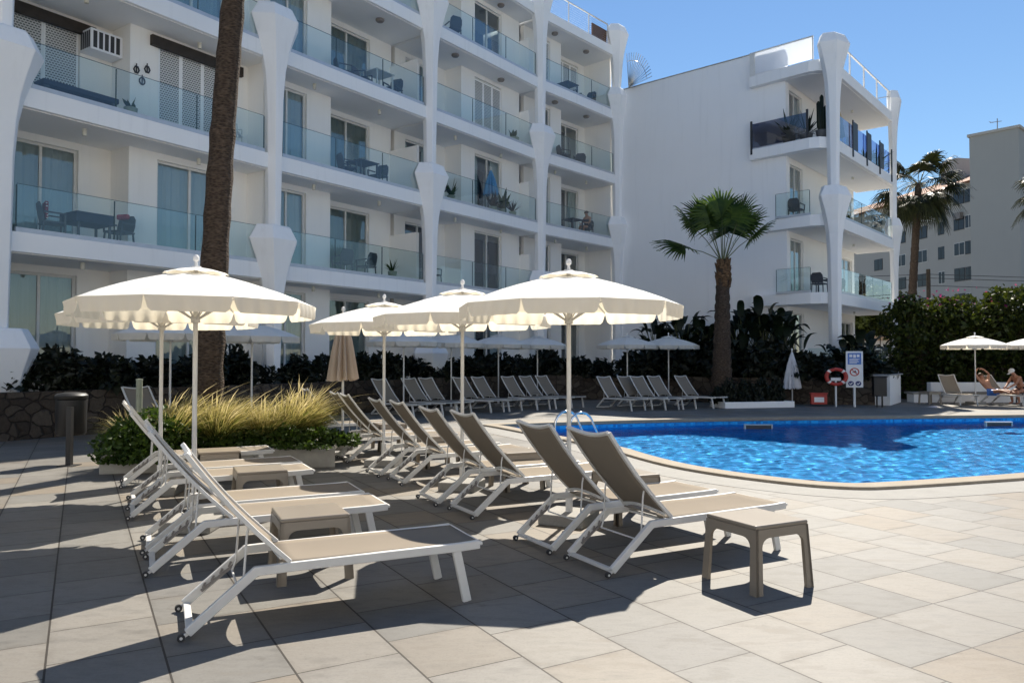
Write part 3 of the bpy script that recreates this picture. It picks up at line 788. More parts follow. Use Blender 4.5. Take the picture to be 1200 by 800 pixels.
# white raised corner at the end of the wing with a glass screen on top
wb = empty('terrace_corner_block', (15.0, 29.2, 0), 'white rendered terrace corner block with a clear glass screen beside the hedge', 'wall')
m = MB(); m.prism([(14.15,28.45),(15.75,30.8),(15.1,33.5),(11.9,32.0),(13.6,29.2)], 0, 1.12); m.build('block', M['paint'], wb, world=True, bevel=.015)
m = MB(); m.prism([(14.10,28.36),(15.85,30.8),(15.15,33.6),(11.8,32.0),(13.5,29.15)], 1.122, 1.17); m.build('coping', M['channel'], wb, world=True)
Mg = frame_m(Vector((14.3,28.75,0)), Vector((1.35,2.0,0))); sheet(Mg, 0, 2.3, .02, 1.19, 2.2, 'glass_screen', M['rail_glass'], wb)
Mg = frame_m(Vector((12.3,31.6,0)), Vector((2.0,-2.85,0))); sheet(Mg, 0, 3.4, .02, 1.19, 2.2, 'glass_screen', M['rail_glass'], wb)

# ------------------------------------------------------------------ leaves
def leaf_quads(cent, size, r, flat=0.0, elong=1.9):
    """folded diamond leaves at the given centres"""
    n = len(cent)
    d = r.normal(size=(n,3)); d[:,2] *= (1-flat); d /= np.linalg.norm(d,axis=1,keepdims=True)+1e-9
    e = r.normal(size=(n,3)); e -= d*(e*d).sum(1,keepdims=True); e /= np.linalg.norm(e,axis=1,keepdims=True)+1e-9
    s = (size*(0.6+0.8*r.random(n)))[:,None]
    nrm = np.cross(d, e)
    v = np.empty((n,4,3)); v[:,0] = cent - d*s*elong*.5; v[:,1] = cent + e*s*.5 + nrm*s*.12; v[:,2] = cent + d*s*elong*.5; v[:,3] = cent - e*s*.5 + nrm*s*.12
    return v.reshape(-1,3), np.arange(n*4).reshape(n,4)
def blob_points(r, n, blobs):
    """points in the outer shell of several ellipsoids (cx,cy,cz,rx,ry,rz)"""
    w = np.array([b[3]*b[4]+b[4]*b[5]+b[3]*b[5] for b in blobs]); w = w/w.sum()
    k = r.choice(len(blobs), n, p=w); B = np.array(blobs)[k]
    d = r.normal(size=(n,3)); d /= np.linalg.norm(d,axis=1,keepdims=True)
    rad = np.clip(1 - np.abs(r.normal(size=n))*0.22, .3, 1.1)[:,None]
    bump_ = 1 + .16*np.sin(d[:,:1]*7+k[:,None]) + .12*np.sin(d[:,1:2]*9+d[:,2:]*6+k[:,None]*2)
    return B[:,:3] + d*rad*bump_*B[:,3:]
def shrub_mesh(name, seed, blobs, n, size, mat, stems=5, flat=0.2):
    r = np.random.default_rng(seed)
    c = blob_points(r, n, blobs); c = c[c[:,2] > 0.02]
    v, f = leaf_quads(c, np.full(len(c), size), r, flat)
    return v, f
def make_shrub(name, seed, blobs, n, size, mat, label, cat, loc, group=None, rz=0, kind_part='foliage'):
    e = empty(name, loc, label, cat, rz, group)
    v, f = shrub_mesh(name, seed, blobs, n, size, mat)
    npmesh(kind_part, v, f, mat, e)
    m = MB(); rr = random.Random(seed)
    for k in range(5):
        b = blobs[k % len(blobs)]
        m.tube([(rr.uniform(-.06,.06), rr.uniform(-.06,.06), 0), (b[0]*.5+rr.uniform(-.1,.1), b[1]*.5, b[2]*.5), (b[0]+rr.uniform(-.15,.15), b[1]+rr.uniform(-.1,.1), b[2]+b[5]*.4)], [.02,.014,.006], 5)
    m.build('stem', M['twig'], e)
    return e

# dark shrubs in the bed under the balconies
G1 = 'dark shrubs in the shaded bed'
base_blobs = [[(0,0,.35,.65,.5,.45),(.4,.1,.3,.5,.4,.4),(-.45,0,.28,.5,.4,.35)], [(0,0,.5,.55,.5,.6),(.35,.15,.4,.45,.45,.5),(-.3,-.1,.35,.5,.4,.45)]]
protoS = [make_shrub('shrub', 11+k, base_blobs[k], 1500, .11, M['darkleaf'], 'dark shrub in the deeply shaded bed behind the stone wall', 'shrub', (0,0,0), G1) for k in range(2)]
def wallpt(t, back_=.9):
    """point along the stone wall, in metres from its left end"""
    for i in range(len(wl)-1):
        l = (wl[i+1]-wl[i]).length
        if t <= l or i == len(wl)-2:
            u = (wl[i+1]-wl[i]).normalized(); p = wl[i] + u*t + Vector((-u.y,u.x,0))*back_; return Vector((p.x,p.y,.9))
        t -= l
spots = []
t = 5.0; k = 0
while t < 30.5:
    spots.append((t, .75 + .25*rng.random(), k)); t += 1.0 + .35*rng.random(); k += 1
for j, (t, bk, k) in enumerate(spots):
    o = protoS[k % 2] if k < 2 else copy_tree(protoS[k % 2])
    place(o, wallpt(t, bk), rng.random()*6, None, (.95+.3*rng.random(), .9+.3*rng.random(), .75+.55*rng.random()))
    if t < 28: pass

# big-leaved plants (bird of paradise) in front of the blank wing wall
def big_leaf_plant(seed, nleaf, h, spread, label, loc, leafw=.30, name='banana_plant', cat='plant', group=None):
    e = empty(name, loc, label, cat, 0, group); rr = random.Random(seed); lm = MB(); st = MB()
    for k in range(nleaf):
        a = rr.uniform(0, 6.283); hh = h*rr.uniform(.45,1.0); sp = spread*rr.uniform(.25,1.0)*(.6 + .6*(1-hh/h))
        dx, dy = math.cos(a), math.sin(a)
        p0 = Vector((dx*.08, dy*.08, 0)); p1 = Vector((dx*sp*.35, dy*sp*.35, hh*.55)); p2 = Vector((dx*sp*.75, dy*sp*.75, hh*.82)); 
        st.tube([p0, p1, p2], [.028,.022,.014], 5)
        L = rr.uniform(.75,1.15)*h*.36; tilt = rr.uniform(-.1,.9); tv = Vector((-dy, dx, 0))
        if rr.random() < .5: tv = (tv + Vector((dx,dy,0))*rr.uniform(-.6,.6)).normalized()
        w0 = leafw*rr.uniform(.7,1.15); rows = []
        for q in range(8):
            s_ = q/7; c = p2 + Vector((dx,dy,0))*(L*s_*math.sin(tilt+s_*.5)*.8) + Vector((0,0,1))*(L*s_*math.cos(tilt+s_*.8))
            w = w0*(math.sin(min(1,s_*1.0+.08)*math.pi)**.6)*.5 + .004
            fold = Vector((0,0,1))*w*.35
            rows.append([c - tv*w + fold, c, c + tv*w + fold])
        lm.loft([x for x in rows], cap=False) if False else lm.add([q for r_ in rows for q in r_], [(i*3+j, i*3+j+1, (i+1)*3+j+1, (i+1)*3+j) for i in range(7) for j in range(2)])
    lm.build('leaves', M['broad'], e, smooth=True); st.build('stem', M['petiole'], e)
    return e
blp = [(770,3.1,'tall paddle leaved plant beside the right end of the shaded sun umbrellas'),(800,3.4,'paddle leaved plant left of the short fan palm trunk'),(825,3.0,'low paddle leaved plant tucked against the left of the fan palm trunk'),(868,3.6,'broad paddle leaved plant right of the fan palm trunk'),(893,3.9,'tallest paddle leaved plant against the white wing wall'),(915,3.4,'paddle leaved plant under the left edge of the wing balcony'),(940,1.1,'short paddle leaved plant behind the white covered parasol'),(962,1.2,'short paddle leaved plant behind the life ring'),(990,2.0,'paddle leaved plant in front of the foot of the flared wing column'),(1012,2.3,'paddle leaved plant right of the wing column above the pool sign')]
for j, (px, h, lab) in enumerate(blp):
    Y = 33.6 - (px-770)*.0155 if px < 950 else 30.6
    p = Vector(((px-600)/FPX*Y, Y, .9))
    big_leaf_plant(40+j, 44 if h > 3 else 32, h*.86, 1.5, lab, p, .36)
protoD = protoS[0]
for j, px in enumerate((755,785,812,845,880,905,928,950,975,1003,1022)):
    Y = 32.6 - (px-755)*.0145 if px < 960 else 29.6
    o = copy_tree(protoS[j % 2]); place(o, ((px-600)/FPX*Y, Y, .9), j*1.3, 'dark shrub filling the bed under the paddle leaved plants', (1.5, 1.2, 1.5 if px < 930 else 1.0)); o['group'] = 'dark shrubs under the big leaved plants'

# ------------------------------------------------------------------ palms
def frond(lm, st, base, az, el, L, petL, r, n=34, droop=.5, rad=.75, sagp=.12):
    d = Vector((math.cos(az)*math.cos(el), math.sin(az)*math.cos(el), math.sin(el)))
    side = Vector((-math.sin(az), math.cos(az), 0)); up = side.cross(d).normalized() * -1
    up = d.cross(side) * -1
    hub = base + d*petL + Vector((0,0,-1))*petL*petL*sagp
    st.tube([base, base + d*petL*.5 + Vector((0,0,.02)), hub], [.022,.016,.012], 5)
    for k in range(n):
        a = (k/(n-1)-.5)*R(215); ll = L*(.72+.28*math.cos(a*.6))*r.uniform(.88,1.08)
        dirn = (d*math.cos(a) + side*math.sin(a)).normalized()
        perp = (side*math.cos(a) - d*math.sin(a)).normalized()
        w = .036*rad*L/.8; nrm = dirn.cross(perp)
        fold = up*(.10*abs(math.sin(a)))
        pts = []
        for s_, ws in ((.03,.25),(.40,1.0),(.68,.75),(.88,.35),(1.0,.04)):
            dr = droop*max(0,s_-.35)**2*ll*(1.0+.5*r.random())
            c = hub + dirn*ll*s_ + fold*ll*s_ + Vector((0,0,-dr))
            pts += [c - perp*w*ws, c + perp*w*ws + nrm*.012]
        lm.add(pts, [(2*i, 2*i+1, 2*i+3, 2*i+2) for i in range(4)])
def palm(name, label, base, top, r0, r1, fronds, seed, mat, L=.85, pet=.8, elr=(-.5,1.4), skirt=0, bark='bark', mid=None, droop=.5, group=None):
    e = empty(name, base, label, 'palm tree', 0, group); r = random.Random(seed)
    T = Vector(top) - Vector(base); m = MB(); pts = []; rs = []
    nseg = 46
    for k in range(nseg+1):
        s_ = k/nseg; c = T*s_ + (Vector(mid)*math.sin(s_*math.pi) if mid else Vector((0,0,0)))
        pts.append(c); rs.append((r0*(1-s_)+r1*s_)*(1+.05*math.sin(k*2.1)+.04*r.uniform(-1,1)) * (1.18 if k == 0 else 1))
    m.tube(pts, rs, 18); m.build('trunk', M[bark], e, smooth=True)
    lm = MB(); st = MB()
    if isinstance(fronds, list):
        for az, el in fronds:
            frond(lm, st, T + Vector((math.cos(R(az))*r1*.5, math.sin(R(az))*r1*.5, 0)), R(az+r.uniform(-8,8)), R(el+r.uniform(-4,4)), L*r.uniform(.9,1.1), pet*r.uniform(.8,1.12), r, droop=droop, sagp=.05)
        fronds = 0
    for k in range(fronds):
        az = k*2.399 + r.uniform(-.25,.25); f = (k+.5)/fronds
        el = elr[1] + (elr[0]-elr[1])*f**.8 + r.uniform(-.12,.12)
        frond(lm, st, T + Vector((math.cos(az)*r1*.6, math.sin(az)*r1*.6, r.uniform(-.1,.15))), az, el, L*r.uniform(.85,1.1), pet*r.uniform(.85,1.15), r, droop=droop)
    cr = lm.build('crown', M[mat], e); s2 = st.build('petiole', M['petiole'], None); s2.parent = cr
    if skirt:
        m = MB()
        for k in range(skirt):
            az = r.uniform(0,6.283); z = r.uniform(-.95,.02); rr_ = r1*(1.12+.1*r.random())
            c = T + Vector((math.cos(az)*rr_, math.sin(az)*rr_, z)); tv = Vector((-math.sin(az),math.cos(az),0))*.09; o_ = Vector((math.cos(az),math.sin(az),0))
            m.add([c-tv-Vector((0,0,.16)), c+tv-Vector((0,0,.16)), c+tv*.6+Vector((0,0,.14))+o_*.07, c-tv*.6+Vector((0,0,.14))+o_*.07, c+Vector((0,0,.0))-o_*.08], [(0,1,2,3),(0,3,4),(1,2,4)])
        m.build('leaf_base', M['bark2'], e)
    return e
# tall leaning trunk in the near planter
palm('palm_tree', 'tall palm with a bare grey leaning trunk rising from the grass planter', (-5.42,13.5,.35), (-4.75,13.6,11.6), .255, .17, 26, 3, 'palm', 1.1, 1.2, mid=(-.10,0,0))
palm('palm_tree', 'short fan palm with a thick dark trunk in front of the blank white wing wall', tuple(dp(845,468,29.0)*1.0), tuple(dp(848,304,29.0)), .41, .21, [(182,26),(172,52),(192,66),(160,78),(95,86),(-12,76),(10,62),(-6,46),(255,66),(300,70),(60,66),(120,70),(275,84)], 5, 'palm', 1.30, 1.62, elr=(.62,1.52), skirt=46, bark='bark', droop=.38)
palm('palm_tree', 'tall fan palm with drooping brown fronds beyond the wing and hedge', tuple(dp(1070,345,46)), tuple(dp(1079,214,46)), .24, .19, 34, 8, 'palm_far', 1.35, 1.55, elr=(-1.15,1.4), bark='bark', droop=.9)
palm('palm_tree', 'palm at the right edge in front of the plain grey tower', tuple(dp(1240,345,46)), tuple(dp(1240,218,46)), .24, .19, 30, 9, 'palm_far', 1.1, 1.3, elr=(-1.0,1.4), bark='bark', droop=.9)

# ------------------------------------------------------------------ hedge, low walls and the buildings beyond
hd = empty('hedge', (20.5, 33.5, 0), 'tall bougainvillea hedge lit yellow green along its top behind the pool', 'hedge')
r = np.random.default_rng(5)
hp = []
for k in range(4, 26):
    x = -6.3 + k*.74; h = 4.35 + .3*math.sin(k*1.3) + .25*math.sin(k*.55+1)
    for z in np.arange(.5, h-.2, .75):
        hp.append((x+r.uniform(-.25,.25), r.uniform(-.35,.35)-.4*(z/h), z, .75, .85, .62))
    hp.append((x+r.uniform(-.3,.3), r.uniform(-.3,.3), h-.15+r.uniform(-.2,.15), .6, .75, .42))
c = blob_points(r, 46000, hp); c = c[c[:,2] > .05]
v, f = leaf_quads(c, np.full(len(c), .135), r, .1, 1.6); npmesh('foliage', v, f, M['hedge'], hd)
tops = [b for b in hp if b[2] > 4.0]
cb = []
for cx_ in (-2.9, -1.4, -.2, 2.0, 3.6, 4.5, 5.3, 6.4):
    n_ = 60 if cx_ > 3 else 14
    q = r.normal(size=(n_,3))*np.array([.55,.35,.20]) + np.array([cx_, -.45, 4.45 + .3*math.sin((cx_+6.3)/.74*1.3)]); cb.append(q)
cb = np.concatenate(cb); v, f = leaf_quads(cb, np.full(len(cb), .12), r, .1, 1.3); npmesh('blossom', v, f, M['blossom'], hd)
m = MB(); m.box(-3.2, 13, -.25, .5, 0, 3.9); m.build('core', M['twig'], hd)
lw = empty('low_wall', (21, 31.6, 0), 'low pale wall and stone bench ledge in front of the hedge behind the sunbathers', 'wall')
m = MB(); m.box(-3.6, 12, .0, .3, 0, .78); m.build('wall', M['wing_paint'], lw, bevel=.01)
m = MB(); m.box(-4.9, 12, -1.0, -.35, .34, .42); m.build('bench', M['apron'], lw, bevel=.01)
m = MB(); m.box(-4.8, 12, -.95, -.4, 0, .339); m.build('bench_base', M['wing_paint'], lw)

ap = empty('apartment_building', (50, 86, 0), 'pale apartment block with rows of dark windows and tiled roof beyond the palm', 'building')
ad = Vector((-.184, .983, 0)).normalized(); p_r = dp(1150, 400, 80); p_r.z = 0
Ma = frame_m(p_r + ad*18, -ad)            # u runs towards the camera, v into the block (to the right)
LA = 18.0
def apz(px, y):                            # place on the facade plane
    return None
m = MB(Ma); m.box(-14, LA, 0, 12, 0, 20.8); m.build('wall', M['apt'], ap, world=True)
m = MB(Ma); m.box(LA-4.6, LA+.1, -.35, -.003, 0, 20.3); m.build('stair_bay', M['apt'], ap, world=True)
m = MB(Ma)
m.add([(-14.5,-.7,20.85),(LA+.4,-.7,20.85),(LA+.4,6,23.6),(-14.5,6,23.6),(-14.5,12.7,20.85),(LA+.4,12.7,20.85)], [(0,1,2,3),(3,2,5,4),(0,3,4),(1,5,2),(0,4,5,1)]); m.build('roof', M['rooftile'], ap, world=True)
m = MB(Ma); m.box(LA-9,LA-6.5,3,5,22.0,25.0); m.build('chimney', M['apt'], ap, world=True)
for row in range(7):
    z = 2.0 + row*2.78
    for u, w_, h_ in ((-9.5,1.5,1.3),(-4.5,1.5,1.3),(1.0,1.5,1.3),(5.2,1.5,1.3),(8.8,1.5,1.35),(12.1,.9,1.3),(14.9,1.4,1.3),(16.5,1.0,1.3)):
        vv = -.36 if u > LA-4.6 else -.01
        m = MB(Ma); m.box(u-.06, u+w_+.06, vv-.03, vv+.0, z-.06, z+h_+.06); w = m.build('window', M['alu'] if (row+int(u)) % 3 == 0 else M['dark'], ap, world=True)
        m = MB(Ma); m.box(u, u+w_/2-.04, vv-.045, vv-.031, z, z+h_); m.box(u+w_/2+.04, u+w_, vv-.045, vv-.031, z, z+h_); s = m.build('pane', M['dark_pane'] if 'dark_pane' in M else M['black'], None); s.parent = w; fixoff(s, ap)
m = MB(Ma); m.box(15.2,16.2,-.8,-.37,17.0,17.7); m.build('air_conditioner', M['lampgrey'], ap, world=True)
tw = empty('grey_tower', (46, 72, 0), 'plain windowless grey building with a small roof aerial at the right edge', 'building')
pa, pb = dp(1139.5,400,71.5), dp(1198,400,68.5); pa.z = pb.z = 0
ub = (pb-pa).normalized(); vb_ = Vector((-ub.y, ub.x, 0))
m = MB(); m.prism([tuple(pa), tuple(pb), tuple(pb+vb_*14), tuple(pa+vb_*14)], 0, 22.8); m.build('wall', M['greyblock'], tw, world=True)
m = MB(); m.prism([tuple(pa-ub*.15-vb_*.15), tuple(pb+ub*.15-vb_*.15), tuple(pb+vb_*14.1), tuple(pa+vb_*14.1)], 22.803, 23.05); m.build('parapet', M['apt'], tw, world=True)
q = dp(1173, 150, 71.5); m = MB(); m.tube([(q.x,q.y,22.9),(q.x,q.y,24.6)], .04, 6); m.tube([(q.x-.7,q.y,24.2),(q.x+.4,q.y,24.35)], .03, 5); m.tube([(q.x-.6,q.y-.3,24.1),(q.x-.6,q.y+.3,24.4)], .02, 5); m.build('aerial', M['lampgrey'], tw, world=True)
# small outbuilding with a pierced block wall, sunlit
ob = empty('outbuilding', (21.5, 46, 0), 'sunlit outbuilding with pierced white block wall seen under the wing balcony', 'building')
m = MB(); m.box(-2.2, 3.2, 0, 4, 0, 2.9); m.build('wall', M['warm'], ob)
m = MB(); m.box(-2.4, 3.4, -.25, 4.2, 2.905, 3.5); m.build('roof', M['tan'], ob, bevel=.02)
for z0 in (1.35, 2.2):
    m = MB(); 
    for i_ in range(15):
        for j_ in range(2): m.box(-2.05+i_*.34, -1.87+i_*.34, -.02, -.003, z0+j_*.26, z0+.13+j_*.26)
    m.build('block_openings', M['lampgrey'], ob)
up = empty('utility_pole', tuple(dp(1089,345,60).xy)+(0,), 'wooden utility pole carrying thin wires above the hedge', 'utility pole')
m = MB(); m.tube([(0,0,0),(0,0,8.9)], .16, 8); m.build('pole', M['twig'], up)
for dz, tx in ((8.5, -30),(8.1, -30),(8.5, 34),(8.2, 34),(7.6,34)):
    m = MB(); m.tube([(0,0,dz), (tx*.5, 0, dz-.55), (tx, 0, dz-.1)], .03, 4); m.build('wire', M['dark'], up)

# ------------------------------------------------------------------ sun loungers
def make_lounger():
    """head end at x = 0 (on two small wheels), foot end at x = 1.93, width 0.66, backrest raised"""
    root = empty('sun_lounger', (0,0,0), 'sun lounger', 'sun lounger', 0, 'sun loungers')
    W_ = .66; hs = .375; ya, yb = .025, W_-.025
    m = MB()
    for y in (ya, yb):
        m.bar([(.035,y,.05),(.43,y,hs),(.62,y,hs+.004),(1.80,y,hs+.010),(1.95,y,hs+.016)], .040, .058)
    m.bar([(.05,ya+.017,.05),(.05,yb-.017,.05)], .045, .028)
    m.bar([(1.955,ya-.018,hs+.022),(1.96,W_/2,hs+.016),(1.955,yb+.018,hs+.022)], .03, .024)
    m.bar([(.66,ya+.017,hs-.012),(.66,yb-.017,hs-.012)], .03, .022)
    m.build('frame', M['wmetal'], root, bevel=.006)
    for y in (ya, yb):
        m = MB(); m.bar([(1.775,y,hs-.016),(1.855,y,.0)], .034, .062, up=(1,0,0)); m.build('leg', M['wmetal'], root, bevel=.005)
        m = MB(); c = 1 if y > .3 else -1
        m.tube([(.0,y-.012,.024),(.0,y+.012,.024)], .024, 14); w = m.build('wheel', M['dark'], root, smooth=True)
        m = MB(); m.tube([(.0,y-.016,.024),(.0,y+.016,.024)], .009, 10); m.bar([(.0,y,.026),(.05,y,.05)], .018, .018); m.build('hub', M['wmetal'], w)
        # ratchet rail lying inside the rear leg of the frame
        m = MB(); yy = y - .028*c; m.bar([(.14,yy,.13),(.36,yy,.29)], .010, .020)
        for q in range(4): m.bar([(.15+q*.055,yy,.15+q*.041),(.165+q*.055,yy,.185+q*.041)], .010, .014)
        m.build('ratchet', M['lampgrey'], root)
    # seat sling, slightly sagging
    m = MB(); nx, ny = 14, 8; vs = []
    for i in range(nx+1):
        x = .60 + (1.945-.60)*i/nx; zr = hs+.036
        for j in range(ny+1):
            f = j/ny; vs.append((x, .036+(W_-.072)*f, zr - .020*math.sin(f*math.pi)*math.sin(min(1,max(0,(x-.6)/.2))*math.pi/2)*(1 if x < 1.8 else max(.1,(1.96-x)/.16))))
    m.add(vs, [(i*(ny+1)+j, (i+1)*(ny+1)+j, (i+1)*(ny+1)+j+1, i*(ny+1)+j+1) for i in range(nx) for j in range(ny)])
    o = m.build('seat', M['sling'], root, smooth=True); so = o.modifiers.new('solid','SOLIDIFY'); so.thickness = .008
    # backrest
    b0 = Vector((.64, 0, hs+.035)); bl = .95; ang = R(49)
    dx = Vector((-math.cos(ang), 0, math.sin(ang))); nrm = Vector((math.sin(ang), 0, math.cos(ang)))
    def bp(s_, y, off=0): 
        curve = .028*math.sin(s_/bl*math.pi)      # slight bow of the side rails
        p = b0 + dx*s_ - nrm*(curve - off); return (p.x, y, p.z)
    m = MB(); vs = []; ny = 8; nx = 12
    for i in range(nx+1):
        s_ = .05 + (bl-.05)*i/nx
        for j in range(ny+1):
            f = j/ny; dip = .038*math.sin(f*math.pi)
            s2 = s_ - (dip if i == nx else dip*(i/nx)**3) + (.0 if i else .05*math.sin(f*math.pi))
            vs.append(bp(s2, .045+(W_-.09)*f, -.018*math.sin(f*math.pi)*math.sin(i/nx*math.pi)))
    m.add(vs, [(i*(ny+1)+j, (i+1)*(ny+1)+j, (i+1)*(ny+1)+j+1, i*(ny+1)+j+1) for i in range(nx) for j in range(ny)])
    br = m.build('backrest', M['sling'], root, smooth=True); so = br.modifiers.new('solid','SOLIDIFY'); so.thickness = .007
    m = MB()
    for y in (.030, W_-.030):
        m.bar([bp(s_, y) for s_ in (.0,.12,.3,.5,.7,.85,bl+.005)], .036, .028, up=tuple(nrm))
    m.bar([bp(bl-.0-.044*math.sin(f*math.pi), .045+(W_-.09)*f) for f in [q/8 for q in range(9)]], .026, .030, up=tuple(nrm))
    m.bar([bp(.055+.055*math.sin(f*math.pi), .045+(W_-.09)*f, -.02) for f in [q/8 for q in range(9)]], .022, .022, up=tuple(nrm))
    m.build('back_frame', M['wmetal'], br, bevel=.004)
    for y in (.068, W_-.068):
        p = Vector(bp(.34, y, -.014)); m = MB()
        m.tube([p, p + Vector((-.01,0,-.05)), Vector((.36, y, .315)), Vector((.335, y, .25))], .0075, 8); m.build('strut', M['wmetal'], root)
    m = MB(); m.tube([(.335,.068,.25),(.335,W_-.068,.25)], .0075, 8); m.build('strut_bar', M['wmetal'], root)
    return root
LG = make_lounger(); used = [False]
def lounger(loc, deg, label, group, sc_=None):
    o = copy_tree(LG) if used[0] else LG; used[0] = True
    place(o, (loc[0], loc[1], 0), R(deg + rng.uniform(-1.6, 1.6)), label, sc_); o['group'] = group
    return o
gL = 'loungers in the left double row'; gR = 'loungers in the right row facing the pool'; gS = 'shaded loungers along the stone wall'
for p, lab in (((-1.99,4.61),'nearest sun lounger, seen side on in the left foreground'),
               ((-2.86,5.97),'white framed lounger just beyond the low taupe table in the left foreground'),
               ((-3.22,6.66),'lounger touching the far side of the second lounger in the left row'),
               ((-4.07,8.09),'lounger behind the leftmost near umbrella pole, one of the middle left pair'),
               ((-4.40,8.78),'far lounger of the middle left pair beside the second taupe table'),
               ((-5.18,10.1),'last lounger of the left row, right in front of the grass planter')):
    lounger(p, 26.5, lab, gL)
for p, lab in (((.763,5.957),'nearest lounger of the right row, beside the taupe table in the right foreground'),
               ((.337,6.665),'second lounger of the right row, in front of the square umbrella base'),
               ((-.414,8.13),'lounger just beyond the foremost right umbrella pole'),
               ((-.88,8.86),'lounger with its foot beside the low table between the umbrella poles'),
               ((-1.485,10.3),'lounger just beyond the second right umbrella base'),
               ((-1.93,11.05),'lounger left of its twin beyond the second right umbrella'),
               ((-2.72,12.6),'lounger below the closed parasol, nearer of the pair'),
               ((-3.06,13.3),'lounger below the closed parasol, farther of the pair'),
               ((-4.1,15.2),'farthest lounger of the right row, half hidden by the feather grass')):
    lounger(p, 27, lab, gR)
ordn = ['first','second','third','fourth','fifth','sixth','seventh','eighth','ninth']
for j, (px, Y, a) in enumerate(((434,23.5,-38),(469,24.3,-39),(489,24.9,-41),(529,25.8,-43),(551,26.4,-44),(586,27.2,-45),(607,27.7,-46),(626,28.3,-47))):
    lounger(((px-600)/FPX*Y, Y), a, ordn[j]+' shaded lounger from the left along the stone wall behind the umbrellas', gS)
for j, (px, Y, a) in enumerate(((698,26.9,-58),(722,27.6,-58),(737,27.4,-58),(757,27.8,-57),(789,28.2,-56))):
    lounger(((px-600)/FPX*Y, Y), a, ordn[j]+' shaded lounger from the left in the group just left of the fan palm', gS)
lounger((-8.35,16.2), -32, 'dark shaded lounger standing alone behind the bin by the stone wall', gS)
lounger((17.0,30.4), -97, 'empty lounger by the hedge with its back up beside the sunny umbrella', 'loungers by the hedge')
lounger((18.15,29.6), -74, 'lounger by the hedge on which the sunbather lies', 'loungers by the hedge')

# ------------------------------------------------------------------ low tables
def make_table():
    root = empty('side_table', (0,0,0), 'side table', 'table', 0, 'taupe side tables')
    H = .50; t = .262; bsz = .290; th = .026
    m = MB(); m.loft([[(-x,-x,z),(x,-x,z),(x,x,z),(-x,x,z)] for x, z in ((t,H-.030),(t+.001,H-.008),(t-.006,H))]); m.build('table_top', M['taupe'], root, bevel=.005)
    for k in range(4):
        Mr = Matrix.Rotation(k*math.pi/2, 4, 'Z'); m = MB(Mr)
        for s_ in (0, 1):
            prof = []            # half of one side panel, in the (x,z) plane of the side
            zt = H-.031; inner = [(0,.405)] + [(.135 + .075*math.sin(a), .335 + .07*math.cos(a)) for a in [R(q) for q in (0,22,45,67,90)]] + [(.222,.0)]
            xo = lambda z: t + (bsz-t)*(1-z/H)
            poly = inner + [(xo(0), 0), (xo(zt), zt), (0, zt)]
            vs = []
            for (x, z) in poly:
                y = xo(z); vs.append((x, -y, z))
            for (x, z) in poly:
                y = xo(z)-th; vs.append((x if x < xo(z)-.001 else xo(z)-th*.0, -y, z))
            if s_: vs = [(-(y), -(x), z) for (x, y, z) in [(a, b_, c) for a, b_, c in vs]]
            n_ = len(poly)
            if s_: pass
            m.add(vs, [tuple(range(n_)), tuple(range(n_,2*n_))[::-1]] + [(i,(i+1)%n_,n_+(i+1)%n_,n_+i) for i in range(n_)])
        m.build('leg', M['taupe'], root)
    return root
TB = make_table(); usedT = [False]
def table(loc, deg, label, s_=None):
    o = copy_tree(TB) if usedT[0] else TB; usedT[0] = True
    place(o, (loc[0], loc[1], 0), R(deg), label, s_); return o
for p, a, lab in (((1.88,5.88),27,'taupe plastic side table standing alone in the right foreground'),
                  ((-1.62,6.12),25,'taupe side table between the nearest and second left loungers'),
                  ((-2.81,8.5),25,'taupe side table in the middle of the left row, beside the umbrella pole'),
                  ((-3.95,10.25),25,'taupe side table at the far end of the left row near the grass planter'),
                  ((1.22,8.2),24,'taupe side table hidden behind the second right lounger by the foremost umbrella'),
                  ((.06,10.2),24,'taupe side table beyond the foremost right umbrella pole'),
                  ((-1.2,12.3),24,'taupe side table under the third right umbrella'),
                  ((-2.35,14.6),24,'taupe side table beside the closed parasol'),
                  ((16.1,29.3),12,'low table by the empty lounger in front of the terrace corner block')):
    table(p, a, lab)

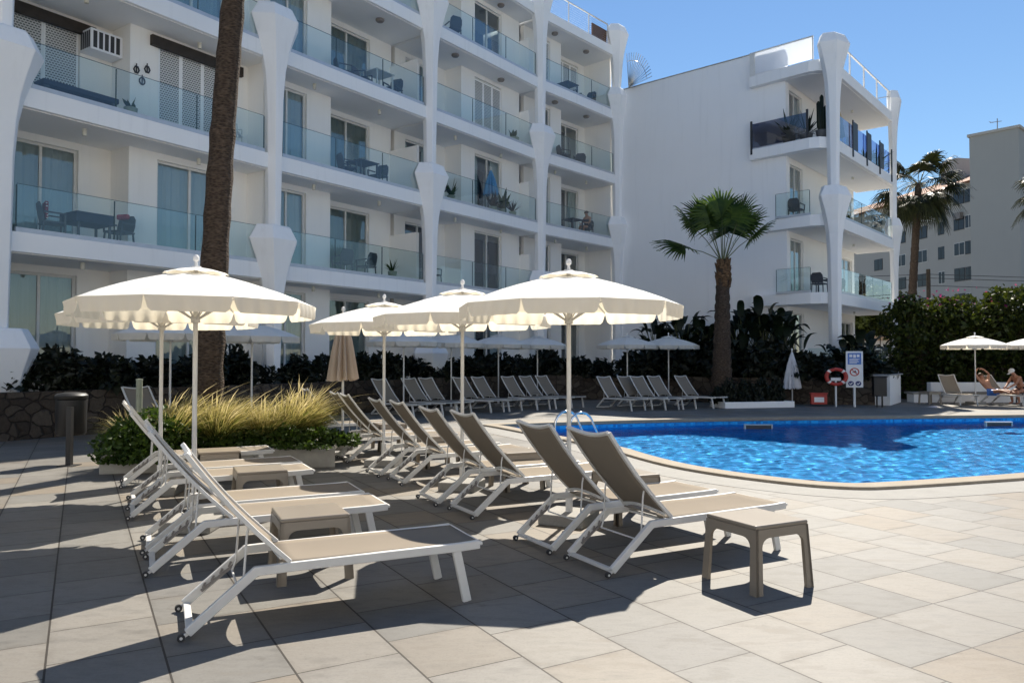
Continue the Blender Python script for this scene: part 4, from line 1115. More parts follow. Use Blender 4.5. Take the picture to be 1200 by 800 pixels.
# ------------------------------------------------------------------ umbrellas
NS = 10
def make_umbrella(base=True, Rr=1.175):
    root = empty('sun_umbrella', (0,0,0), 'umbrella', 'umbrella', 0, 'cream sun umbrellas')
    zr, za = 2.27, 2.62
    m = MB(); m.tube([(0,0,.0),(0,0,2.62)], .024, 14); m.build('pole', M['wmetal'], root, smooth=True)
    m = MB(); m.lathe([(.0,2.775),(.018,2.768),(.031,2.745),(.028,2.718),(.014,2.705),(.018,2.66),(.05,2.655),(.05,2.64),(0,2.64)], 14); m.build('finial', M['cap'], root, smooth=True)
    def corner(k, s_, sag=1.0):
        a = 2*math.pi*k/NS; r_ = Rr*s_
        z = za - (za-zr)*(.72*s_ + .28*s_*s_*s_)
        return Vector((r_*math.cos(a), r_*math.sin(a), z))
    m = MB(); ss = [.20,.36,.52,.68,.84,1.0]; sub = 4; rings = []
    for s_ in ss:
        rg = []
        for k in range(NS):
            for q in range(sub):
                f = q/sub; p = corner(k, s_)*(1-f) + corner(k+1, s_)*f
                p.z -= .012*math.sin(f*math.pi)*math.sin(s_*math.pi)
                rg.append(p)
        rings.append(rg)
    m.loft(rings, cap=False); cn = m.build('canopy', M['canopy'], root, smooth=False)
    # valance: scalloped flaps with a notch at every rib
    m = MB()
    for k in range(NS):
        a, b_ = corner(k, 1.0), corner(k+1, 1.0); vs = []; nq = 24
        outd = ((a+b_)/2); outd.z = 0; outd.normalize()
        for q in range(nq+1):
            f = q/nq; p = a*(1-f) + b_*f; e = min(f, 1-f)
            d = .142*(min(1, (max(0, e-.008)/.05))**.55 if e < .058 else 1.0); d = max(d, .018)
            wob = .008*math.sin(q*1.15+k)
            vs += [p + Vector((0,0,.001)), p + outd*(.012+wob) - Vector((0,0,d*.55)), p + outd*(.006+wob*1.6) - Vector((0,0,d))]
        m.add(vs, [(q*3+j, (q+1)*3+j, (q+1)*3+j+1, q*3+j+1) for q in range(nq) for j in range(2)])
    m.build('valance', M['valance'], root, smooth=True)
    # vent cap
    m = MB(); rings = []
    for s_, z in ((.02,2.648),(.14,2.618),(.27,2.572)):
        rings.append([Vector((Rr*s_*math.cos(2*math.pi*(k/2)/NS)*(1 if k % 2 == 0 else .955), Rr*s_*math.sin(2*math.pi*(k/2)/NS)*(1 if k % 2 == 0 else .955), z + (0 if k % 2 == 0 else -.0+.014*(s_/.27)))) for k in range(2*NS)])
    m.loft(rings, cap=False); m.build('vent_cap', M['canopy'], root)
    for k in range(NS):
        m = MB(); m.bar([corner(k, .03)-Vector((0,0,.02)), corner(k,.5)-Vector((0,0,.022)), corner(k, .985)-Vector((0,0,.018))], .014, .018); rb = m.build('rib', M['wmetal'], root)
        m = MB(); a = 2*math.pi*k/NS; m.bar([(.035*math.cos(a), .035*math.sin(a), 2.12), tuple(corner(k,.48)-Vector((0,0,.03)))], .011, .014); m.build('stretcher', M['wmetal'], rb)
    m = MB(); m.lathe([(.026,2.08),(.045,2.085),(.045,2.15),(.026,2.155)], 14); m.build('runner', M['wmetal'], root, smooth=True)
    if base:
        m = MB(); m.box(-.25,.25,-.25,.25,0,.115); m.build('base_block', M['apron'], root, bevel=.012)
        m = MB(); m.tube([(0,0,.115),(0,0,.36)], .038, 14); m.build('pole_sleeve', M['wmetal'], root, smooth=True)
    return root
UM = make_umbrella(); usedU = [False]
def umbrella(loc, deg, label, group, z=0, s_=None):
    o = copy_tree(UM) if usedU[0] else UM; usedU[0] = True
    place(o, (loc[0], loc[1], z), R(deg), label, s_); o['group'] = group; return o
gU = 'open sunlit umbrellas over the loungers'; gF = 'umbrellas shaded by the hotel'
umbrella((-3.22,7.72), 90+2, 'open cream umbrella in front at the left, over the left lounger row', gU)
umbrella((-4.5,9.75), 90+8, 'open cream umbrella just behind the left front one, its pole beside the other pole', gU)
umbrella((.6,8.02), 64, 'largest looking cream umbrella at centre right, its pole rising from a white block', gU)
umbrella((-.66,10.1), 75, 'open cream umbrella in the middle, overlapped by the centre right one', gU)
umbrella((-2.08,12.35), 83, 'open cream umbrella farthest left in the right row, beside the closed parasol', gU)
for j, (x, y, a) in enumerate(((-7.6,16.9,20),(-6.42,18.75,35),(-3.42,24.0,50),(-2.08,26.0,12),(-.5,28.0,27),(.98,29.3,40),(4.4,29.0,5),(6.1,29.6,25))):
    umbrella((x, y), a, ['shaded umbrella farthest left, seen under the left front umbrella','shaded umbrella just right of the tall palm trunk','shaded umbrella between the closed parasol and the middle pole','shaded umbrella left of the two beside the middle pole','shaded umbrella between the middle and centre right poles','shaded umbrella just left of the centre right pole','half sunlit umbrella in front of the big leaved plants','shaded umbrella just left of the fan palm trunk'][j], gF)
umbrella((17.8,29.2), 10, 'sunny umbrella in front of the hedge beside the sunbathers', gU)
umbrella((20.35,29.6), 30, 'umbrella cut by the right edge in front of the hedge', gU)
def closed_umbrella(loc, label, mat, z0=1.15, z1=2.6, r0=.17, name='closed_umbrella', seed=1, base=True):
    root = empty(name, (loc[0], loc[1], loc[2] if len(loc) > 2 else 0), label, 'closed umbrella')
    m = MB(); m.tube([(0,0,0),(0,0,z1+.02)], .024, 12); m.build('pole', M['wmetal'], root, smooth=True)
    rr = random.Random(seed); m = MB(); rings = []; n_ = 88
    for q in range(9):
        s_ = q/8; z = z1 + (z0-z1)*s_; r_ = .035 + (r0-.035)*s_**.75
        rings.append([(r_*(1+.36*math.cos(k/n_*2*math.pi*11)*min(1,s_*3))*math.cos(k/n_*2*math.pi), r_*(1+.36*math.cos(k/n_*2*math.pi*11)*min(1,s_*3))*math.sin(k/n_*2*math.pi), z + (.025*math.cos(k/n_*2*math.pi*10) if q == 8 else 0)) for k in range(n_)])
    m.loft(rings, cap=False); m.build('folded_canopy', mat, root, smooth=True)
    m = MB(); m.lathe([(0,z1+.16),(.03,z1+.14),(.038,z1+.10),(.02,z1+.06),(.02,z1-.02)], 12); m.build('finial', M['cap'], root, smooth=True)
    if base:
        m = MB(); m.box(-.25,.25,-.25,.25,0,.115); m.build('base_block', M['apron'], root, bevel=.012)
    return root
closed_umbrella((-3.27,14.7), 'closed cream parasol with pleated folds behind the right row of loungers', M['closed_cloth'], 1.32, 2.58, .23)

# ------------------------------------------------------------------ planter with feather grass
pl = empty('grass_planter', (-4.4,12.6,0), 'pale concrete planter trough holding the golden feather grass and the tall palm', 'planter')
pp = [(-6.15,11.35),(-2.82,12.15),(-3.55,14.6),(-6.9,13.8)]
m = MB(); ctr = Vector((sum(p[0] for p in pp)/4, sum(p[1] for p in pp)/4, 0))
outer = [Vector((*p,0)) for p in pp]; inner = [p + (ctr-p).normalized()*.14 for p in outer]
m.loft([[p+Vector((0,0,z)) for p in lp] for lp, z in ((outer,0),(outer,.33),(inner,.33),(inner,.24))]); m.build('trough', M['concrete'], pl, world=True, bevel=.01)
def grass_mesh(seed, n, h, spread, lean):
    r = np.random.default_rng(seed)
    a = r.random(n)*6.283; rad = np.sqrt(r.random(n))*.14
    b = np.stack([np.cos(a)*rad, np.sin(a)*rad, np.zeros(n)], 1)
    a2 = a + r.normal(size=n)*.5; out = np.stack([np.cos(a2), np.sin(a2), np.zeros(n)], 1)
    tall = r.random(n) < .10; hh = h*(.45+.62*r.random(n)**1.3)*np.where(tall, 1.28, 1); sp = spread*(.2+1.05*r.random(n))*np.where(tall, 1.25, 1)
    wind = np.array([lean, -.05, 0])
    perp = np.stack([-np.sin(a2+r.normal(size=n)*.8), np.cos(a2), np.zeros(n)], 1)
    w = (.0035+.0035*r.random(n))[:,None]
    vs = []
    for s_, k in ((0,1.0),(.35,.9),(.65,.75),(.85,.9),(1.0,.12)):
        c = b + out*(sp*s_**1.8)[:,None] + wind*(hh*s_**2)[:,None]
        c[:,2] = hh*(s_ - .28*s_**3*(sp/spread))
        vs += [c-perp*w*k, c+perp*w*k]
    V = np.stack(vs, 1).reshape(-1,3); i = np.arange(n)[:,None]*10
    F = np.concatenate([i+np.array([[2*q,2*q+1,2*q+3,2*q+2]]) for q in range(4)], 0)
    return V, F
GM = [grass_mesh(60, 620, .86, .42, .12), grass_mesh(61, 620, .90, .60, .45), grass_mesh(62, 620, .76, .70, .60)]
gobj = []
gpos = [(-6.05,12.15,.95),(-5.75,12.7,1.0),(-5.35,12.2,1.0),(-4.95,12.75,1.05),(-4.7,12.25,.95),(-4.3,12.6,1.0),(-4.0,12.35,.95),(-3.75,12.85,1.05),(-4.6,12.95,1.1),(-3.6,13.2,1.0),(-4.4,13.4,1.1),(-5.1,13.5,1.1),(-3.75,13.7,1.1),(-5.9,13.4,1.1),(-5.5,13.0,1.15)]
for j, (x, y, s_) in enumerate(gpos):
    if j < 3:
        o = empty('feather_grass', (0,0,0), 'golden feather grass tuft growing in the planter under the palm', 'grass tuft', 0, 'feather grass tufts in the planter')
        npmesh('blades', GM[j][0], GM[j][1], M['grass'], o); gobj.append(o)
        m = MB(); m.lathe([(.13,0),(.10,.05),(.0,.09)], 10); m.build('root_crown', M['soil'], o)
    else: o = copy_tree(gobj[j % 3])
    place(o, (x, y, .24), (j*.9) % .7 - .35, None, (s_*1.15, s_*1.15, s_*(.90+.22*((j*7) % 5)/4)))
make_shrub('green_shrub', 71, [(0,0,.35,.50,.42,.42),(.35,.05,.28,.4,.36,.32),(-.25,-.25,.2,.42,.34,.36),(.15,-.38,.05,.5,.25,.28),(-.45,.1,.05,.3,.35,.3)], 5200, .052, M['shrub'], 'bushy green shrub spilling over the left end of the planter beside the bin', 'shrub', (-5.62,11.72,.16))
make_shrub('green_shrub', 72, [(0,0,.16,.55,.22,.2),(.6,.12,.12,.5,.2,.2),(-.6,-.1,.12,.5,.2,.18),(.95,.25,.0,.35,.22,.24),(.2,-.22,-.05,.8,.12,.16)], 4200, .05, M['shrub'], 'dark green trailing shrub hanging over the right front edge of the planter', 'shrub', (-3.75,12.15,.3))

# ------------------------------------------------------------------ bin, posts, pool ladder, signs
e = empty('litter_bin', tuple(gp(83,545)), 'dark round litter bin with a domed lid by the stone wall', 'bin')
m = MB(); m.box(-.04,.04,-.04,.04,.01,.95); m.build('post', M['bin'], e)
m = MB(); m.box(-.13,.13,-.13,.13,0,.012); m.build('base_plate', M['bin'], e)
m = MB(); m.lathe([(.0,.47),(.20,.47),(.225,.50),(.235,1.05),(.22,1.06)], 32, -.14, .28); m.build('drum', M['bin'], e, smooth=True)
m = MB(); m.lathe([(.238,1.065),(.246,1.075),(.246,1.12),(.21,1.155),(.10,1.17),(0,1.172)], 32, -.14, .28); m.build('lid', M['bin'], e, smooth=True)
q = Vector((-6.25,12.75,0)); e = empty('post', tuple(q), 'thin pale green post rising behind the green shrub of the planter', 'post')
m = MB(); m.tube([(0,0,0),(0,0,1.36)], .05, 14); m.build('shaft', M['greenpost'], e, smooth=True); m = MB(); m.lathe([(.055,1.36),(.055,1.385),(0,1.39)], 14); m.build('cap', M['greenpost'], e)
e = empty('pool_ladder', (1.42,16.25,0), 'polished steel pool ladder with two arched handrails at the pool edge', 'ladder', R(30.0))
for y in (-.27,.27):
    m = MB(); pts = [(-.42,y,.0),(-.42,y,.30)] + [(-.42+.30*(1-math.cos(R(a))), y, .32+.29*math.sin(R(a))) for a in (15,40,65,90,115,140,160)] + [(.36,y,.02),(.40,y,-.9)]
    m.tube(pts, .024, 12); m.build('handrail', M['steel'], e, smooth=True)
for z in (-.35,-.62,-.88):
    m = MB(); m.box(.33,.43,-.25,.25,z,z+.03); m.build('step', M['steel'], e)

s0 = gp(1001,476.6); e = empty('pool_sign', (s0.x, s0.y, 0), 'white upright pool rules sign with a blue panel and a red ring', 'sign', R(-14)); e.scale = (1, 1, .91)
m = MB(); m.tube([(0,.05,0),(0,.05,2.2)], .045, 12); m.build('post', M['signwhite'], e, smooth=True)
m = MB(); m.box(-.29,.29,-.02,.0,.78,2.23); m.build('board', M['signwhite'], e, bevel=.006)
m = MB(); m.box(-.23,.23,-.026,-.0205,1.70,2.16); bl_ = m.build('blue_panel', M['signblue'], e)
m = MB()
for k, (x0, x1, z0, z1) in enumerate(((-.17,-.07,1.99,2.1),(-.04,.05,1.97,2.1),(.08,.17,1.99,2.1),(-.17,.17,1.90,1.925),(-.17,.12,1.85,1.875),(-.17,.15,1.80,1.825),(-.17,.08,1.75,1.775))): m.box(x0, x1, -.030, -.0265, z0, z1)
m.build('pictogram', M['signwhite'], bl_)
def ring_y(mb, r0, r1, cx_, cz, y0, y1, n_=28):
    mb.loft([[(cx_+r*math.cos(k/n_*2*math.pi), y, cz+r*math.sin(k/n_*2*math.pi)) for k in range(n_)] for r, y in ((r0,y1),(r1,y1),(r1,y0),(r0,y0),(r0,y1))], cap=False)
m = MB(); ring_y(m, .125, .165, 0, 1.40, -.027, -.0205); m.bar([(-.10,-.024,1.50),(.10,-.024,1.30)], .006, .034, up=(.7,0,.7)); rg = m.build('prohibition_ring', M['red'], e)
m = MB(); m.box(-.08,.08,-.0225,-.0205,1.37,1.395); m.box(.0,.05,-.0226,-.0206,1.40,1.46); m.build('pictogram', M['dark'], e)
for x in (-.125,.125):
    m = MB(); m.lathe([(0,0),(.10,0),(.10,.006),(0,.006)], 24); mm = MB(Matrix.Translation((x,-.0205,.94)) @ Matrix.Rotation(R(90),4,'X')); mm.lathe([(.10,0),(.10,.006),(0,.007)], 24); d = mm.build('blue_disc', M['navy'], e)
    m = MB(); m.bar([(x-.05,-.030,.94),(x-.01,-.030,.90),(x+.05,-.030,.98)], .004, .025, up=(0,0,1)); m.build('pictogram', M['signwhite'], d)
s0 = gp(979,476.4); e = empty('life_ring', (s0.x, s0.y, 0), 'red life ring with white bands hung on a white post beside the pool sign', 'life ring', R(-12)); e.scale = (1, 1, .82)
m = MB(); m.tube([(0,0,0),(0,0,1.25)], .035, 12); m.build('post', M['signwhite'], e, smooth=True)
m = MB(); n_ = 36; rings = []
for k in range(n_+1):
    a = k/n_*2*math.pi; rings.append([((.335+.075*math.cos(b_))*math.cos(a), -.09+.07*math.sin(b_), 1.34+(.335+.075*math.cos(b_))*math.sin(a)) for b_ in [q/12*2*math.pi for q in range(12)]])
m.loft(rings, cap=False); rg = m.build('ring', M['red'], e, smooth=True)
for a0 in (45,135,225,315):
    m = MB(); rings = []
    for k in range(5):
        a = R(a0-7+k*3.5); rings.append([((.335+.079*math.cos(b_))*math.cos(a), -.09+.074*math.sin(b_), 1.34+(.335+.079*math.cos(b_))*math.sin(a)) for b_ in [q/12*2*math.pi for q in range(12)]])
    m.loft(rings); m.build('white_band', M['cap'], rg, smooth=True)
m = MB(); m.box(-.17,.17,-.05,.02,1.16,1.30); m.build('holder', M['signwhite'], e, bevel=.01)
s0 = gp(960,476); e = empty('red_box', (s0.x, s0.y+.1, 0), 'small red equipment box with a pale plate at the foot of the stone wall', 'box', R(-12))
m = MB(); m.box(-.28,.28,-.12,.12,.08,.46); m.build('body', M['red'], e, bevel=.015); m = MB(); m.box(-.31,.31,-.14,.14,.462,.50); m.build('lid', M['red'], e, bevel=.01)
m = MB(); m.box(-.17,.17,-.126,-.1205,.16,.34); m.build('plate', M['signwhite'], e)
s0 = gp(1030,476.8); e = empty('litter_bin', (s0.x, s0.y, 0), 'dark rectangular litter bin on two thin legs right of the pool sign', 'bin', R(-12))
m = MB(); m.box(-.22,.22,-.16,.16,.40,1.08); m.build('drum', M['bin'], e, bevel=.02)
for x in (-.09,.09): 
    m = MB(); m.box(x-.025,x+.025,-.025,.025,0,.399); m.build('leg', M['bin'], e)
m = MB(); m.box(-.235,.235,-.175,.175,1.081,1.12); m.build('lid', M['bin'], e, bevel=.012)
s0 = gp(928,474); closed_umbrella((s0.x, s0.y), 'closed parasol under a white cover between the small planter and the life ring', M['white_cover'], .62, 2.0, .26, base=False, seed=4)
a_, c_ = gp(850,478.5), gp(931,477); e = empty('small_planter', tuple((a_+c_)/2), 'low white edged planter of dark grasses beside the fan palm', 'planter')
Mp = frame_m(a_, c_-a_); L_ = (c_-a_).length
m = MB(Mp); m.box(0, L_, .02, .12, 0, .22); m.box(0, .1, .121, 1.1, 0, .22); m.box(L_-.1, L_, .121, 1.1, 0, .22); m.build('edging', M['paint'], e, world=True, bevel=.01)
m = MB(Mp); m.box(.101, L_-.101, .121, 1.1, 0, .17); m.build('soil', M['soil'], e, world=True)
for j in range(8):
    o = copy_tree(protoS[j % 2]); p = Mp @ Vector((.25+(L_-.5)*j/7, .6+.15*(j % 2), .12)); place(o, tuple(p), j*1.1, 'dark tuft of foliage in the low white edged planter', (.5,.5,.8)); o['group'] = 'tufts in the small planter'

# ------------------------------------------------------------------ things on the balconies
def bpos(i, u, v, k):
    """bay counted from the left edge of the photograph, metres along it and into it, storey"""
    p = BM[i+1][0] @ Vector((u + (.72 if i == 0 else 0), v, 0)); return Vector((p.x, p.y, LV[k]+.002))
def bang(i): 
    d = P[i+2]-P[i+1]; return math.atan2(d.y, d.x)
def balcony_chair(mat, arms=True):
    e = empty('balcony_chair', (0,0,0), 'chair', 'chair'); 
    m = MB(); m.box(-.27,.27,-.26,.26,.40,.45); m.build('seat', mat, e, bevel=.015)
    m = MB(); m.loft([[(-w,.20+o,z),(w,.20+o,z),(w,.24+o,z),(-w,.24+o,z)] for w,o,z in ((.25,.0,.46),(.27,.03,.62),(.25,.07,.80),(.17,.09,.90))]); m.build('backrest', mat, e, bevel=.01)
    for x in (-.24,.24):
        for y in (-.22,.22):
            m = MB(); m.bar([(x*1.08,y*1.1,0),(x,y,.40)], .035, .035, up=(0,1,0)); m.build('leg', mat, e)
        if arms:
            m = MB(); m.bar([(x*1.1,-.22,.44),(x*1.15,-.22,.64),(x*1.15,.22,.66)], .04, .03, up=(1,0,0)); m.build('arm', mat, e)
    return e
def balcony_table(mat, name='balcony_table'):
    e = empty(name, (0,0,0), 'table', 'table'); m = MB(); m.box(-.45,.45,-.40,.40,.71,.745); m.build('table_top', mat, e, bevel=.01)
    for x in (-.38,.38):
        for y in (-.33,.33): m = MB(); m.box(x-.025,x+.025,y-.025,y+.025,0,.709); m.build('leg', mat, e)
    return e
def set_at(o, i, u, v, k, rot, lab): return place(o, bpos(i,u,v,k), bang(i)+R(rot), lab)
CD = balcony_chair(M['chair']); CW = balcony_chair(M['wmetal']); TD = balcony_table(M['chair']); TW = balcony_table(M['wmetal'])
c1 = set_at(CD, 0, .75, .85, 1, 75, 'dark armchair with a dotted cushion at the left end of the first floor balcony')
cu = MB(); cu.box(-.22,.22,.12,.19,.50,.93); o = cu.build('cushion', M['dots'], None, bevel=.03); place(o, bpos(0,.75,.85,1), bang(0)+R(75), None); tag(o, 'red and white dotted cushion in the dark armchair on the first floor balcony', 'cushion')
set_at(copy_tree(CD), 0, 2.35, .8, 1, -70, 'dark armchair with a red towel on the first floor balcony beside the cloth covered table')
cu = MB(); cu.box(-.25,.1,.16,.28,.80,.94); o = cu.build('towel', M['redcloth'], None, bevel=.04); place(o, bpos(0,2.35,.8,1), bang(0)+R(-70), None); tag(o, 'folded red towel over the back of the first floor balcony armchair', 'towel')
set_at(TD, 0, 1.55, .8, 1, 0, 'dark table with a dark cloth between the two first floor armchairs')
m = MB(); m.loft([[(-.47,-.42,z),(.47,-.42,z),(.47,.42,z),(-.47,.42,z)] for z in (.50,.746,.752)]); o = m.build('tablecloth', M['shorts'], None, bevel=.01); place(o, bpos(0,1.55,.8,1), bang(0), None); tag(o, 'dark cloth hanging over the first floor balcony table', 'tablecloth')
set_at(CW, 0, 5.5, .55, 2, 40, 'white plastic chair at the right end of the second floor balcony by the palm trunk')
e = empty('bench', (0,0,0), 'low dark cushioned bench behind the glass on the second floor, under the shutters', 'bench'); m = MB(); m.box(-.9,.9,-.25,.25,.28,.42); m.build('seat_cushion', M['shorts'], e, bevel=.03)
for x in (-.8,.8): m = MB(); m.box(x-.05,x+.05,-.22,.22,0,.279); m.build('leg', M['chair'], e)
place(e, bpos(0,1.15,.55,2), bang(0), None)
# window air conditioner and ornaments
e = empty('air_conditioner', (0,0,0), 'white slatted air conditioner box hung on the second floor balcony wall', 'air conditioner'); m = MB(); m.box(-.42,.42,-.55,.0,-.28,.28); m.build('case', M['frost'], e, bevel=.01)
m = MB()
for q in range(5): m.box(-.36+q*.15,-.26+q*.15,-.556,-.551,-.22,.22)
m.build('grille', M['dark'], e); m = MB()
for q in range(5): m.box(-.426,-.421,-.50+q*.10,-.43+q*.10,-.22,.22)
m.build('side_grille', M['dark'], e)
p = bpos(0,2.32,2.0,2); place(e, (p.x,p.y,LV[2]+2.22), bang(0), None)
for j, (u, z, lab) in enumerate(((2.92,1.62,'left of two small black lantern shaped wall ornaments'),(3.22,1.72,'right of two small black lantern shaped wall ornaments'),(3.08,1.36,'round black wall ornament below the two lantern shapes'))):
    m = MB(); n_ = 6 if j < 2 else 14
    m.loft([[(r_*math.cos(k/n_*6.283), y, r_*1.25*math.sin(k/n_*6.283)) for k in range(n_)] for r_, y in ((.06,-.003),(.09,-.003),(.09,-.03),(.06,-.03),(.06,-.003))], cap=False); m.bar([(0,-.015,.10),(0,-.015,.17)], .02, .02, up=(1,0,0)); m.bar([(0,-.015,-.07),(0,-.015,.07)], .025, .025, up=(1,0,0))
    o = m.build('wall_ornament', M['dark'], None); p = BM[1][0] @ Vector((u+.72, SH-.002, 0)); place(o, (p.x,p.y,LV[2]+z), bang(0), None); tag(o, lab, 'wall ornament')
def pot_plant(seed, h, label, loc, n=10, mat='shrub', lw_=.07, pot='pot', r_=.17):
    e = empty('potted_plant', loc, label, 'potted plant'); rr = random.Random(seed)
    m = MB(); m.lathe([(0,0),(r_*.75,0),(r_,.34),(r_*.9,.34),(r_*.85,.30),(0,.29)], 16); m.build('pot', M[pot], e, smooth=True)
    lm = MB()
    for k in range(n):
        a = rr.uniform(0,6.283); el = rr.uniform(.5,1.4); L = h*rr.uniform(.6,1); d = Vector((math.cos(a)*math.cos(el), math.sin(a)*math.cos(el), math.sin(el))); s_ = Vector((-math.sin(a),math.cos(a),0)); vs = []
        for q in range(6):
            f = q/5; c = Vector((0,0,.3)) + d*L*f - Vector((0,0,.30*L*f*f*math.cos(el))); w = lw_*max(.05, math.sin(min(1,f+.08)*math.pi)); vs += [c-s_*w, c+Vector((0,0,-.2*w)), c+s_*w]
        lm.add(vs, [(i_*3+j, i_*3+j+1, (i_+1)*3+j+1, (i_+1)*3+j) for i_ in range(5) for j in range(2)])
    lm.build('leaves', M[mat], e, smooth=True); return e
pot_plant(1,.45,'small green plant in a pot by the second floor balcony bench', bpos(0,2.45,.5,2), 9)
# second bay
for args in ((CD,1,3.5,.9,3,60,'dark chair on the third floor balcony left of the white table'),(CD,1,4.3,.8,3,20,'dark chair behind the white table on the third floor balcony'),(TW,1,4.8,.55,3,0,'white table on the third floor balcony of the second bay'),(CD,1,5.6,.6,3,-75,'dark chair right of the white table on the third floor balcony'),
             (CD,1,3.6,.8,2,70,'chair on the second floor balcony left of the dark table'),(TD,1,4.2,.7,2,0,'dark table on the second floor balcony of the second bay'),(CD,1,5.0,.75,2,-80,'chair on the second floor balcony right of the dark table'),
             (CD,1,3.4,.8,1,175,'left of two chairs on the first floor balcony of the second bay'),(CD,1,4.5,.8,1,190,'right of two chairs on the first floor balcony of the second bay'),
             (CD,2,1.9,.55,4,160,'dark chair alone on the fourth floor balcony of the third bay'),(CD,2,.9,.7,1,80,'dark chair behind the glass at the left end of the third bay first floor'),
             (TD,3,3.0,.8,4,0,'dark table on the top balcony of the fourth bay'),(CD,3,3.9,1.0,4,10,'chair behind the dark table on the top balcony of the fourth bay'),(CD,3,4.7,.7,4,-80,'chair right of the dark table on the top balcony of the fourth bay'),
             (CD,3,2.6,.7,3,60,'left chair on the third floor balcony of the fourth bay'),(CD,3,3.9,.7,3,-60,'right chair on the third floor balcony of the fourth bay'),(TD,3,3.4,.8,2,0,'dark table beside the person on the second floor of the fourth bay'),(CD,3,4.6,.8,2,-80,'chair in which the balcony person sits')):
    set_at(args[0] if args[0] is TW else copy_tree(args[0]), *args[1:])
pot_plant(2,.7,'pale plant in a pot on the first floor balcony of the second bay', bpos(1,5.5,.5,1), 12, 'shrub', .05)
pot_plant(3,.6,'broad leaved plant in a green pot on the third floor of the third bay', bpos(2,5.9,.5,3), 8, 'shrub', .11, 'pot', .28)
for j, (u, h, lab) in enumerate(((1.0,.7,'leftmost small plant on the planted second floor balcony'),(1.7,.9,'bushy plant left of the door on the planted second floor balcony'),(4.4,.9,'dark leaved plant left of the blue parasol on the planted balcony'),(5.1,1.1,'tall plant right of the blue parasol on the planted balcony'),(5.8,.9,'spiky plant at the right end of the planted balcony'))):
    pot_plant(10+j,h,lab,bpos(2,u,.45,2),16,'shrub' if j % 2 else 'broad',.08 if j != 4 else .03)
p = bpos(2,4.7,.8,2); closed_umbrella((p.x,p.y,p.z), 'closed blue parasol among the plants on the second floor balcony', M['parasol_blue'], .95, 2.0, .26, base=True, seed=9)
# wing balconies
def wpos(u, v, k): p = MF @ Vector((u,v,0)); return (p.x,p.y,LV[k]+.002)
pot_plant(31,1.5,'tall dark potted plant behind the smoked glass of the top wing balcony', wpos(.1,-.1,3), 16,'broad',.10,'slate_pot',.3)
pot_plant(32,1.3,'spreading dark plant beside the cactus on the top wing balcony', wpos(.25,-.8,3), 18,'broad',.07,'slate_pot',.28)
e = empty('cactus', wpos(.3,-1.45,3), 'tall branching cactus in a grey pot beside the flared wing column', 'cactus'); m = MB(); m.lathe([(0,0),(.2,0),(.26,.4),(0,.38)], 16); m.build('pot', M['slate_pot'], e, smooth=True)
m = MB()
for a, b_, h in ((0,0,1.95),(.16,.05,1.5),(-.15,-.05,1.65),(.05,.15,1.2)): m.tube([(a*.3,b_*.3,.3),(a,b_,.55),(a*1.1,b_*1.1,h-.1),(a*1.1,b_*1.1,h)], [.05,.085,.085,.03], 9)
m.build('stems', M['broad'], e, smooth=True)
p = wpos(4.0,-1.0,3); closed_umbrella(p, 'closed tan parasol on the top wing balcony', M['parasol_tan'], 1.0, 2.35, .2, seed=12)
for j, (u, h, lab) in enumerate(((6.2,.9,'plant between the dark privacy panels of the top wing balcony'),(7.9,1.5,'climbing plant at the far end of the top wing balcony'),(8.7,1.0,'low plant beside the last dark panel of the top wing balcony'))): pot_plant(40+j,h,lab,wpos(u,-1.5,3),16,'shrub',.06,'slate_pot')
for args in ((CD,.55,-1.2,1,100,'dark round backed chair on the first floor corner balcony of the wing'),(CD,.35,-.3,2,100,'chair on the second floor corner balcony of the wing'),(TD,2.2,-1.1,1,0,'dark table on the first floor wing balcony right of the column'),(CD,3.2,-1.1,1,-80,'chair on the first floor wing balcony right of its table')):
    o = copy_tree(args[0]); place(o, wpos(args[1],args[2],args[3]), R(args[4])+.6, args[5])
pot_plant(50,.9,'green plant on the second floor wing balcony', wpos(4.4,-1.2,2), 14,'shrub',.06)
# trees seen through the open end of the wing
make_shrub('garden_tree', 91, [(0,0,2.6,1.6,1.3,1.1),(1.3,.2,2.2,1.2,1.0,.9),(-1.2,0,2.2,1.1,1.0,.9),(.2,.1,3.5,1.1,.9,.7)], 5200, .16, M['hedge'], 'yellow green garden tree seen under the wing balcony beyond its open end', 'tree', (20.6,42.5,1.6))
make_shrub('garden_tree', 92, [(0,0,3.2,2.2,1.6,1.8),(1.5,.3,3.8,1.8,1.4,1.5),(-1.5,0,3.4,1.8,1.4,1.5)], 4500, .22, M['darkleaf'], 'dark tree behind the yellow green one beyond the open end of the wing', 'tree', (21.5,49.5,1.5))

